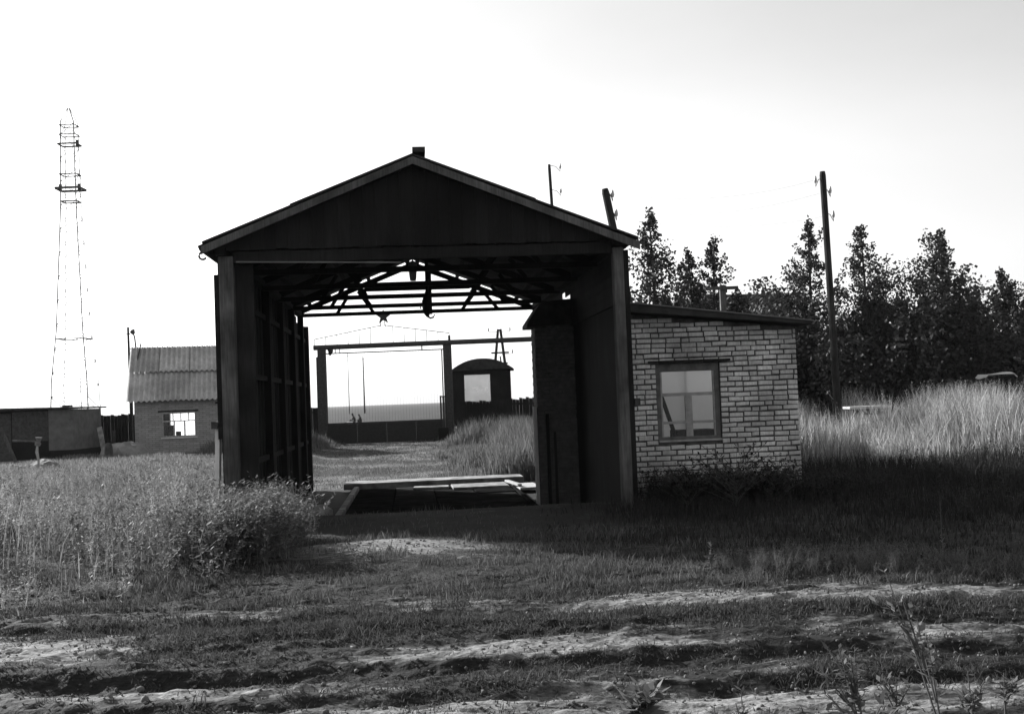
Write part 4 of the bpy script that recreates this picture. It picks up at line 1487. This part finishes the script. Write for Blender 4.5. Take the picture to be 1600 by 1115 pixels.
def scatter(x0, x1, y0, y1, n_, dens, rr):
    x, y = rr.uniform(x0, x1, n_), rr.uniform(y0, y1, n_)
    k = rr.uniform(0, 1, n_) < dens(x, y)
    return x[k], y[k]


def join(parts):
    vs_, ts_, tn = [], [], []
    n_ = 0
    for V_, T_, t_ in parts:
        vs_.append(V_)
        ts_.append(T_ + n_)
        tn.append(t_)
        n_ += len(V_)
    return np.concatenate(vs_), np.concatenate(ts_), np.concatenate(tn)


def inside_building(x, y, pad=0.15):
    u, v_ = shed_uv(x, y)
    a_ = (u > -3.0 - pad) & (u < -2.75 + pad) & (v_ > -.1) & (v_ < 12.5)
    b_ = (u > 2.2 - pad) & (u < 5.87 + pad) & (v_ > 1.25 - pad) & (v_ < 4.4 + pad)
    c_ = (u > -2.9) & (u < 3) & (v_ > 2.2) & (v_ < 12.3)
    d_ = (x > -15.2) & (x < -10.6) & (y > 44.9) & (y < 49.7)
    e_ = (x < -17.0) & (y > 43.8) & (y < 47.2)
    return a_ | b_ | c_ | d_ | e_


# left weed field boundary (front edge): follows the track, pulls back before the shed
def weed_edge(x):
    return np.interp(x, [-30, -4.2, -3.3, -2.55, -2.2, -2.0], [8.7, 8.9, 9.6, 11.3, 12.6, 15.5])


# 1. short turf between track and shed
rr = np.random.default_rng(5)


def d_turf(x, y):
    b_ = bare(x, y)
    n_ = fbm(x * 1.5, y * 2.5, 61)
    u, v_ = shed_uv(x, y)
    return np.clip((1 - b_) * (.25 + 1.6 * (n_ - .3)), 0, 1) * ss(9.0, 9.6, y + .4 * (n_ - .5)) * ~inside_building(x, y) * (1 - .93 * ss(-3.2, -1.6, v_ + .8 * (n_ - .5)) * (1 - ss(2.2, 3.2, abs(u)))) * (1 - .8 * ss(10.9, 12.0, y) * ss(.5, 1.5, x))


x, y = scatter(-9, 10, 8.9, 17.5, 330000, d_turf, rr)
hmul = .6 + 1.3 * fbm(x * .8, y * .8, 63)
h = rr.uniform(.015, .06, len(x)) * hmul * (.5 + 1.0 * ss(.45, .62, fbm(x * 2.2, y * 3.5, 64, 3)))
parts = [blades(x, y, h, rr.uniform(.006, .013, len(x)), .7, rr.uniform(.5, 1.6, len(x)), rr)]


# strips of grass in the track
def d_strip(x, y):
    wob = 0.35 * (fbm(x * 0.22, y * 0 + 1.7, 11) - 0.5)
    yy = y + wob
    s = np.exp(-((yy - 8.02) / 0.30) ** 2) * ss(-3.4, -1.4, x) + .9 * (fbm(x * .9, y * 3.5, 71) > .58) * ss(7.3, 7.7, yy) + .5 * np.exp(-((yy - 6.4) / .2) ** 2) * (fbm(x * .8, y * 2, 73) > .5)
    s = s + .8 * (fbm(x * .8, y * 3, 75) > .57) * ss(8.3, 8.7, yy) + .55 * (fbm(x * 1.2, y * 3, 76) > .52) * ss(2.4, 4.0, x)
    return np.clip(s * (1 - bare(x, y)) * (.3 + 1.4 * (fbm(x * 2.5, y * 4, 77) - .2)), 0, 1)


x, y = scatter(-6, 7, 5.6, 9.6, 230000, d_strip, rr)
parts.append(blades(x, y, rr.uniform(.02, .065, len(x)) * (.5 + fbm(x, y, 78)), rr.uniform(.005, .011, len(x)), .8, rr.uniform(.35, 1.2, len(x)), rr))
x, y = scatter(-6.5, 7, 5.5, 9.8, 190000, lambda x_, y_: np.clip(2.8 * (fbm(x_ * 1.1, y_ * 5, 161, 4) - .43), 0, 1) * np.clip(1.15 - bare(x_, y_), 0, 1), rr)
parts.append(blades(x, y, rr.uniform(.012, .045, len(x)), rr.uniform(.004, .009, len(x)), 1.0, rr.uniform(.3, 1.1, len(x)), rr))
V, T, tone = join(parts)
np_obj('short_grass', V, T, 'grass_short', tone, None, 'stuff')


# weed templates
def weed_tpl(seed, nleaf, branches, leaf, spread, narrow=.42):
    rr_ = np.random.default_rng(seed)
    vs_, ts_ = [], []
    n_ = 0
    P_, D_ = [], []
    for b_ in range(branches):
        az = rr_.uniform(0, 6.283)
        base = 0 if b_ == 0 else rr_.uniform(.05, .6)
        top = 1.0 if b_ == 0 else min(1.0, base + rr_.uniform(.25, .5))
        rd = .03 if b_ == 0 else rr_.uniform(.4, 1.0) * spread
        a_ = np.array([0, 0, base])
        e_ = np.array([math.cos(az) * rd, math.sin(az) * rd, top])
        wd = np.array([-math.sin(az), math.cos(az), 0]) * .004
        vs_.append(np.stack([a_ - wd, a_ + wd, e_]))
        ts_.append(np.array([[n_, n_ + 1, n_ + 2]]))
        n_ += 3
        m_ = nleaf // branches
        s_ = rr_.uniform(.12, 1.0, m_) ** .75
        P_.append(a_ + (e_ - a_) * s_[:, None] + rr_.normal(0, .01, (m_, 3)))
    P_ = np.concatenate(P_)
    m_ = len(P_)
    az = rr_.uniform(0, 6.283, m_)
    el = rr_.uniform(-.2, 1.0, m_)
    L = leaf * rr_.uniform(.6, 1.3, m_) * (1.25 - .6 * P_[:, 2])
    d_ = np.stack([np.cos(az) * np.cos(el), np.sin(az) * np.cos(el), np.sin(el)], 1)
    s_ = np.stack([-np.sin(az), np.cos(az), rr_.normal(0, .4, m_)], 1)
    s_ /= np.linalg.norm(s_, axis=1)[:, None]
    A = P_
    B_ = P_ + d_ * (L * .5)[:, None] + s_ * (L * narrow * .5)[:, None]
    E = P_ + d_ * L[:, None]
    F = P_ + d_ * (L * .5)[:, None] - s_ * (L * narrow * .5)[:, None]
    V_ = np.stack([A, B_, E, F], 1).reshape(-1, 3)
    q_ = n_ + np.arange(m_) * 4
    T_ = np.concatenate([np.stack([q_, q_ + 1, q_ + 2], 1), np.stack([q_, q_ + 2, q_ + 3], 1)])
    return np.concatenate(vs_ + [V_]), np.concatenate(ts_ + [T_])


def place(tpls, x, y, h, rr, tn, wmul=1.0):
    """h = plant heights; templates have unit height"""
    out = []
    z = terrain(x, y) - .02
    pick = rr.integers(0, len(tpls), len(x))
    for k, (tv, tt) in enumerate(tpls):
        s_ = np.where(pick == k)[0]
        if not len(s_):
            continue
        az = rr.uniform(0, 6.283, len(s_))
        c_, sn = np.cos(az)[:, None], np.sin(az)[:, None]
        hh = h[s_][:, None]
        lx, ly = rr.normal(0, .10, (len(s_), 1)), rr.normal(0, .10, (len(s_), 1))
        vx = (tv[:, 0] * c_ - tv[:, 1] * sn) * wmul * np.sqrt(hh) + lx * tv[:, 2] ** 1.5 * hh
        vy = (tv[:, 0] * sn + tv[:, 1] * c_) * wmul * np.sqrt(hh) + ly * tv[:, 2] ** 1.5 * hh
        vz = tv[:, 2] * hh
        V_ = np.stack([vx + x[s_][:, None], vy + y[s_][:, None], vz + z[s_][:, None]], 2).reshape(-1, 3)
        T_ = (tt[None] + (np.arange(len(s_)) * len(tv))[:, None, None]).reshape(-1, 3)
        tone_ = np.repeat(tn[s_], len(tv)) * rr.uniform(.75, 1.25, len(V_))
        out.append((V_, T_, tone_))
    return join(out)


tpl_bush = [weed_tpl(200 + k, 90, 9, .075, .32, .5) for k in range(5)]
tpl_fine = [weed_tpl(220 + k, 72, 7, .05, .2, .34) for k in range(5)]

# 2. tall weeds on the left
rr = np.random.default_rng(9)


def d_weed(x, y):
    e = weed_edge(x)
    u, v_ = shed_uv(x, y)
    return ((v_ < .1) | (u < -2.9 - .35 * np.maximum(v_ - 10, 0))) * (x < -2.25 - .18 * (y - 12.4) + .25 * (fbm(x * 0, y * 2, 83) - .5)) * (y > e) * ~inside_building(x, y, .05) * ss(0, .5, y - e + .2) * np.clip(.35 + 1.3 * (fbm(x * .9, y * .9, 81) - .25), 0, 1)


x, y = scatter(-16, -1.9, 8.6, 34, 7600, d_weed, rr)
k = (x / np.maximum(y, 1) > -.56)
x, y = x[k], y[k]
e = y - weed_edge(x)
big = np.exp(-((x + 3.0) / .75) ** 2 - ((y - 12.9) / .9) ** 2)
h = (.28 + .62 * ss(0.2, 3.5, e)) * rr.uniform(.6, 1.25, len(x)) + .14 * big * rr.uniform(.6, 1.1, len(x))
h = h * (1 - .5 * ss(13, 20, y) - .22 * ss(20, 32, y))
clump = fbm(x * .9, y * .8, 85, 3)
h = h * (.72 + .6 * ss(.4, .62, clump))
h = np.minimum(h, np.where((x > -4.4) & (y < 18), .8, 1.1) * rr.uniform(.85, 1.0, len(x)))
parts = [place(tpl_fine + tpl_bush[:2], x, y, h, rr, rr.uniform(.6, 1.4, len(x)) * (.55 + .95 * ss(.38, .62, fbm(x * 1.3, y * 1.1, 86, 3))))]
# dense leafy clump before the left post
xc, yc = rr.normal(-3.05, .52, 330), rr.normal(12.7, .75, 330)
k = (yc > weed_edge(xc) - .1) & (xc < -2.35 - .18 * (yc - 12.4))
xc, yc = xc[k], yc[k]
parts.append(place(tpl_bush, xc, yc, rr.uniform(.46, .9, len(xc)) * (1 - .25 * np.abs(xc + 3.05)), rr, rr.uniform(.55, 1.0, len(xc))))
V, T, tone = join(parts)
np_obj('tall_weeds', V, T, 'leaf_weed', tone, None, 'stuff')

x, y = scatter(-17, -1.9, 8.6, 44, 110000, lambda x_, y_: d_weed(x_, y_) * (.22 + .78 * ss(13, 18, y_)), rr)
k = (x / np.maximum(y, 1) > -.56)
x, y = x[k], y[k]
e = y - weed_edge(x)
h = (.10 + .55 * ss(0.2, 3.5, e)) * rr.uniform(.4, 1.2, len(x)) * (1 - .5 * ss(13, 20, y) - .22 * ss(20, 32, y))
V, T, tone = blades(x, y, h, rr.uniform(.006, .012, len(x)) * (1 + .04 * np.maximum(y - 12, 0)), .35, rr.uniform(.5, 1.4, len(x)), rr)
np_obj('weed_grass', V, T, 'leaf_weed', tone, None, 'stuff')

# 3. tall dry grass on the right, and beyond the shed
rr = np.random.default_rng(13)


def d_dry(x, y):
    return ~inside_building(x, y, .1) * np.clip(.25 + 1.5 * (fbm(x * .6, y * .6, 91) - .22), 0, 1)


x, y = scatter(4.2, 22, 14.5, 33, 150000, d_dry, rr)
k = (x / y < .56) & (y > 21.2 - .25 * (x - 5) + 1.2 * (fbm(x * .7, y * .7, 93) - .5))
x, y = x[k], y[k]
h = .74 * (.35 + .65 * ss(17, 25, y)) * rr.uniform(.4, 1.15, len(x)) * (.42 + 1.2 * ss(.3, .7, fbm(x * .9, y * .9, 95, 3)))
hd = rr.uniform(0, 1, len(x)) < .28
parts = [place([weed_tpl(240 + k, 20, 2, .07, .06, .28) for k in range(3)], x[hd], y[hd], h[hd] * 1.12, rr, rr.uniform(.5, 1.1, hd.sum()), .6), blades(x, y, h, rr.uniform(.010, .022, len(x)), .42, rr.uniform(.35, 1.35, len(x)) * (.6 + .7 * ss(.35, .65, fbm(x * 1.2, y * 1.2, 96, 3))), rr)]
V, T, tone = join(parts)
np_obj('dry_grass', V, T, 'grass_dry', tone, None, 'stuff')


def d_back(x, y):
    b_ = bare(x, y)
    n_ = fbm(x * .5, y * .7, 97)
    tall = ss(-.9, .8, x + .058 * y + 2.4 * (fbm(x * .8, y * .8, 98, 3) - .5)) + (1 - ss(-8.4, -7.2, x)) * ss(38, 44, y)
    return ~inside_building(x, y, .1) * np.clip((1 - b_) * (.2 + 1.3 * (n_ - .3)) + .6 * np.clip(tall, 0, 1), 0, 1) * (y < 50.3)


x, y = scatter(-12, 4.5, 28.4, 50.3, 120000, d_back, rr)
tall = np.clip(ss(-1.0, 1.6, x + .058 * y + 2.4 * (fbm(x * .8, y * .8, 98, 3) - .5)) + .8 * (1 - ss(-8.4, -7.2, x)) * ss(38, 46, y), 0, 1)
h = (.07 + .75 * tall * (.15 + 1.2 * ss(.32, .68, fbm(x * .7, y * .7, 99, 3)))) * rr.uniform(.45, 1.15, len(x))
V, T, tone = blades(x, y, h, rr.uniform(.014, .03, len(x)), .35, rr.uniform(.35, .95, len(x)), rr)
np_obj('yard_grass', V, T, 'leaf_weed', tone * 1.1, None, 'stuff')

# 4. low weeds in the shade of the shed and along the shadow's edge
rr = np.random.default_rng(17)


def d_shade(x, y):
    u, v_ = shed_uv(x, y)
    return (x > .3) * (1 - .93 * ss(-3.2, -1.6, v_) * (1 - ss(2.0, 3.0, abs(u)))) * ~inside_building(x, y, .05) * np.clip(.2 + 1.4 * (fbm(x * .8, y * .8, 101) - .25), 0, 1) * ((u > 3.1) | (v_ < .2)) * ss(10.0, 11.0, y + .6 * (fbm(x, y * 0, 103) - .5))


x, y = scatter(.3, 12, 9.9, 22, 3000, d_shade, rr)
k = (x / y < .56) & (y < 21.5)
x, y = x[k], y[k]
h = (.10 + .32 * ss(11, 17, y)) * rr.uniform(.6, 1.4, len(x)) * ss(-.2, 2.5, x - .2)
parts = [place(tpl_fine + tpl_bush[:1], x, y, h, rr, rr.uniform(.5, 1.2, len(x)))]
xb, yb = rr.uniform(1.9, 4.6, 420), rr.uniform(15.6, 17.5, 420)
ub, vb = shed_uv(xb, yb)
kb = (ub > 3.15) & (vb < 1.15) & (rr.uniform(0, 1, 420) < .3 + .7 * (fbm(xb * 1.5, yb * .5, 110) > .45))
xb, yb = xb[kb], yb[kb]
parts.append(place(tpl_bush, xb, yb, rr.uniform(.25, .62, len(xb)), rr, rr.uniform(.5, 1.1, len(xb))))
x, y = scatter(.3, 12, 9.9, 22, 90000, d_shade, rr)
k = (x / y < .56)
x, y = x[k], y[k]
h = (.06 + .28 * ss(11, 18, y)) * rr.uniform(.4, 1.3, len(x)) * (.35 + .65 * ss(0, 2.5, x))
parts.append(blades(x, y, h, rr.uniform(.008, .014, len(x)), .4, rr.uniform(.4, 1.2, len(x)), rr))
V, T, tone = join(parts)
np_obj('shaded_weeds', V, T, 'leaf_shaded', tone, None, 'stuff')

# fringe of taller weeds at the sunny edge of the shadow
x, y = scatter(.4, 7, 9.2, 10.5, 3600, lambda x_, y_: np.clip(.1 + 1.5 * (fbm(x_ * 1.1, y_ * 1.1, 107) - .3), 0, 1) * ss(.5, 1.8, x_) * ss(9.15, 9.5, y_ + .3 * np.sin(x_ * 1.7)), rr)
k = x / y < .56
x, y = x[k], y[k]
h = rr.uniform(.05, .19, len(x)) * (.45 + ss(.8, 2.2, x) * .6) * (.6 + .9 * ss(.4, .65, fbm(x * 1.4, y, 109, 3)))
V, T, tone = place(tpl_fine, x, y, h, rr, rr.uniform(.4, 1.0, len(x)), .9)
np_obj('edge_weeds', V, T, 'leaf_weed', tone, None, 'stuff')

# clods and pebbles on the track
rr = np.random.default_rng(19)
x = rr.uniform(-6, 6.5, 9000)
y = np.where(rr.uniform(0, 1, 9000) < .75, rr.uniform(5.4, 9.6, 9000), rr.uniform(11.8, 13.2, 9000))
k = (y < 10) | (np.abs(x + 1.5) < 1.2)
x, y = x[k], y[k]
n_ = len(x)
sz = rr.uniform(.004, .013, n_) * (1 + .8 * (rr.uniform(0, 1, n_) < .05))
bmi = bmesh.new()
bmesh.ops.create_icosphere(bmi, subdivisions=1, radius=1)
base = np.array([v_.co[:] for v_ in bmi.verts])
tb_ = np.array([[v_.index for v_ in f_.verts] for f_ in bmi.faces])
bmi.free()
V = base[None] * sz[:, None, None] * rr.uniform(.65, 1.3, (n_, len(base), 1)) * rr.uniform(.6, 1.4, (n_, 1, 3)) * np.array([1, 1, .8]) + np.stack([x, y, terrain(x, y) + sz * .3], 1)[:, None]
T = (tb_[None] + (np.arange(n_) * len(base))[:, None, None]).reshape(-1, 3)
np_obj('track_gravel', V.reshape(-1, 3), T, 'stone', None, None, 'stuff')


# ------------------------------------------------------------------ single plants in front
def weed(px, py, d, hpx, label, seed, leanx=0.0, bushy=.2, nleaf=60, leaf=.075, m='leaf_weed', narrow=.4, name='weed_plant', group='single weeds along the track'):
    p_ = at(px, py, d)
    g = tz(p_.x, d)
    root = thing(name, label, 'plant', (p_.x, d, g), 0, group)
    hh = hpx * d / FPX
    rr_ = np.random.default_rng(seed)
    nleaf = int(nleaf * 1.7)
    tv, tt = weed_tpl(seed, nleaf, max(2, nleaf // 14), leaf / max(hh, .2), bushy, narrow)
    v_ = tv.copy()
    v_[:, :2] *= hh
    v_[:, 0] += leanx * hh * v_[:, 2] ** 1.3
    v_[:, 2] *= hh
    nst = 3 * max(2, nleaf // 14)
    lv = np_mesh('leaves', v_[nst:], tt[max(2, nleaf // 14):] - nst, m, np.repeat(rr_.uniform(.6, 1.3, (len(v_) - nst) // 4), 4))
    put('leaves', lv, root)
    st = MB()
    for b_ in range(max(2, nleaf // 14)):
        a_, e_ = Vector((v_[b_ * 3] + v_[b_ * 3 + 1]) / 2), Vector(v_[b_ * 3 + 2])
        md = (a_ + e_) / 2 + Vector((0, 0, .02 * hh))
        st.tube([a_ - Vector((0, 0, .03)) if b_ == 0 else a_, md, e_], [.006, .004, .002], 5)
    st.build('stem', 'stem', root)
    return root


weed(1352, 1105, 5.0, 160, 'tall feathery weed stalk in front with a leaning tip', 301, -.2, .26, 130, .065, narrow=.3)
weed(1470, 1100, 5.3, 245, 'tallest spindly pale-leaved sprig leaning left over the track', 302, -.32, .14, 70, .06, narrow=.5)
weed(1008, 1105, 5.2, 80, 'low leafy weed at the bottom edge with broad leaves', 303, .05, .5, 90, .11, narrow=.45)
weed(950, 1105, 5.2, 50, 'smaller leafy weed left of the broad-leaved one', 304, -.3, .4, 40, .08)
weed(1120, 1105, 5.1, 75, 'thin upright weed at the bottom edge right of the broad-leaved one', 305, -.05, .18, 34, .06)
weed(1160, 1105, 5.1, 95, 'slender weed with a bud tip over the dark rut', 306, -.03, .15, 34, .055)
weed(1200, 1105, 5.1, 70, 'short upright weed beside the slender budded one', 307, .05, .2, 30, .06)
weed(1400, 1105, 5.2, 95, 'bushy weed between the feathery stalk and the spindly sprig', 308, .03, .35, 60, .06)
weed(1520, 1105, 5.3, 85, 'bushy dark weed in the bottom right corner', 309, -.05, .4, 70, .06)
weed(1570, 1105, 5.4, 70, 'low weed at the right end of the bottom edge', 310, .05, .35, 50, .06)
weed(830, 1105, 5.2, 35, 'tiny weed tuft at the middle of the bottom edge', 311, .0, .5, 30, .05)
weed(650, 1105, 5.2, 32, 'tiny pale weed tuft left of the middle of the bottom edge', 312, .0, .5, 24, .05)
weed(1475, 888, 10.6, 85, 'single bare thin stalk rising against the dark shadow', 313, .0, .05, 14, .03)
weed(1112, 905, 10.2, 45, 'small upright weed at the sunny edge of the shadow', 314, .0, .2, 30, .05)
weed(190, 960, 9.3, 60, 'pale dry twiggy weed at the corner of the weed field', 315, .1, .4, 30, .05, 'grass_dry')
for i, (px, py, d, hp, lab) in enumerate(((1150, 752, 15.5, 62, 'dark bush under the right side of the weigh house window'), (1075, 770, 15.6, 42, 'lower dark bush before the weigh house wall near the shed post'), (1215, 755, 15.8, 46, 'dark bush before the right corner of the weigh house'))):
    weed(px, py, d, hp * 1.7, lab, 330 + i, 0, .75, 420, .075, 'leaf_shaded', .5, 'bush', 'bushes before the weigh house')

# ------------------------------------------------------------------ haze
M['haze'] = bpy.data.materials.new('haze')
M['haze'].use_nodes = True
t = M['haze'].node_tree
t.nodes.clear()
vo = t.nodes.new('ShaderNodeVolumePrincipled')
vo.inputs['Color'].default_value = (0.95, 0.95, 0.95, 1)
vo.inputs['Density'].default_value = 0.00014
out = t.nodes.new('ShaderNodeOutputMaterial')
t.links.new(vo.outputs[0], out.inputs['Volume'])
hz_ = MB().box(-4050, 4050, -4050, 6050, -3, 52).build('haze', 'haze')
hz_['kind'] = 'stuff'
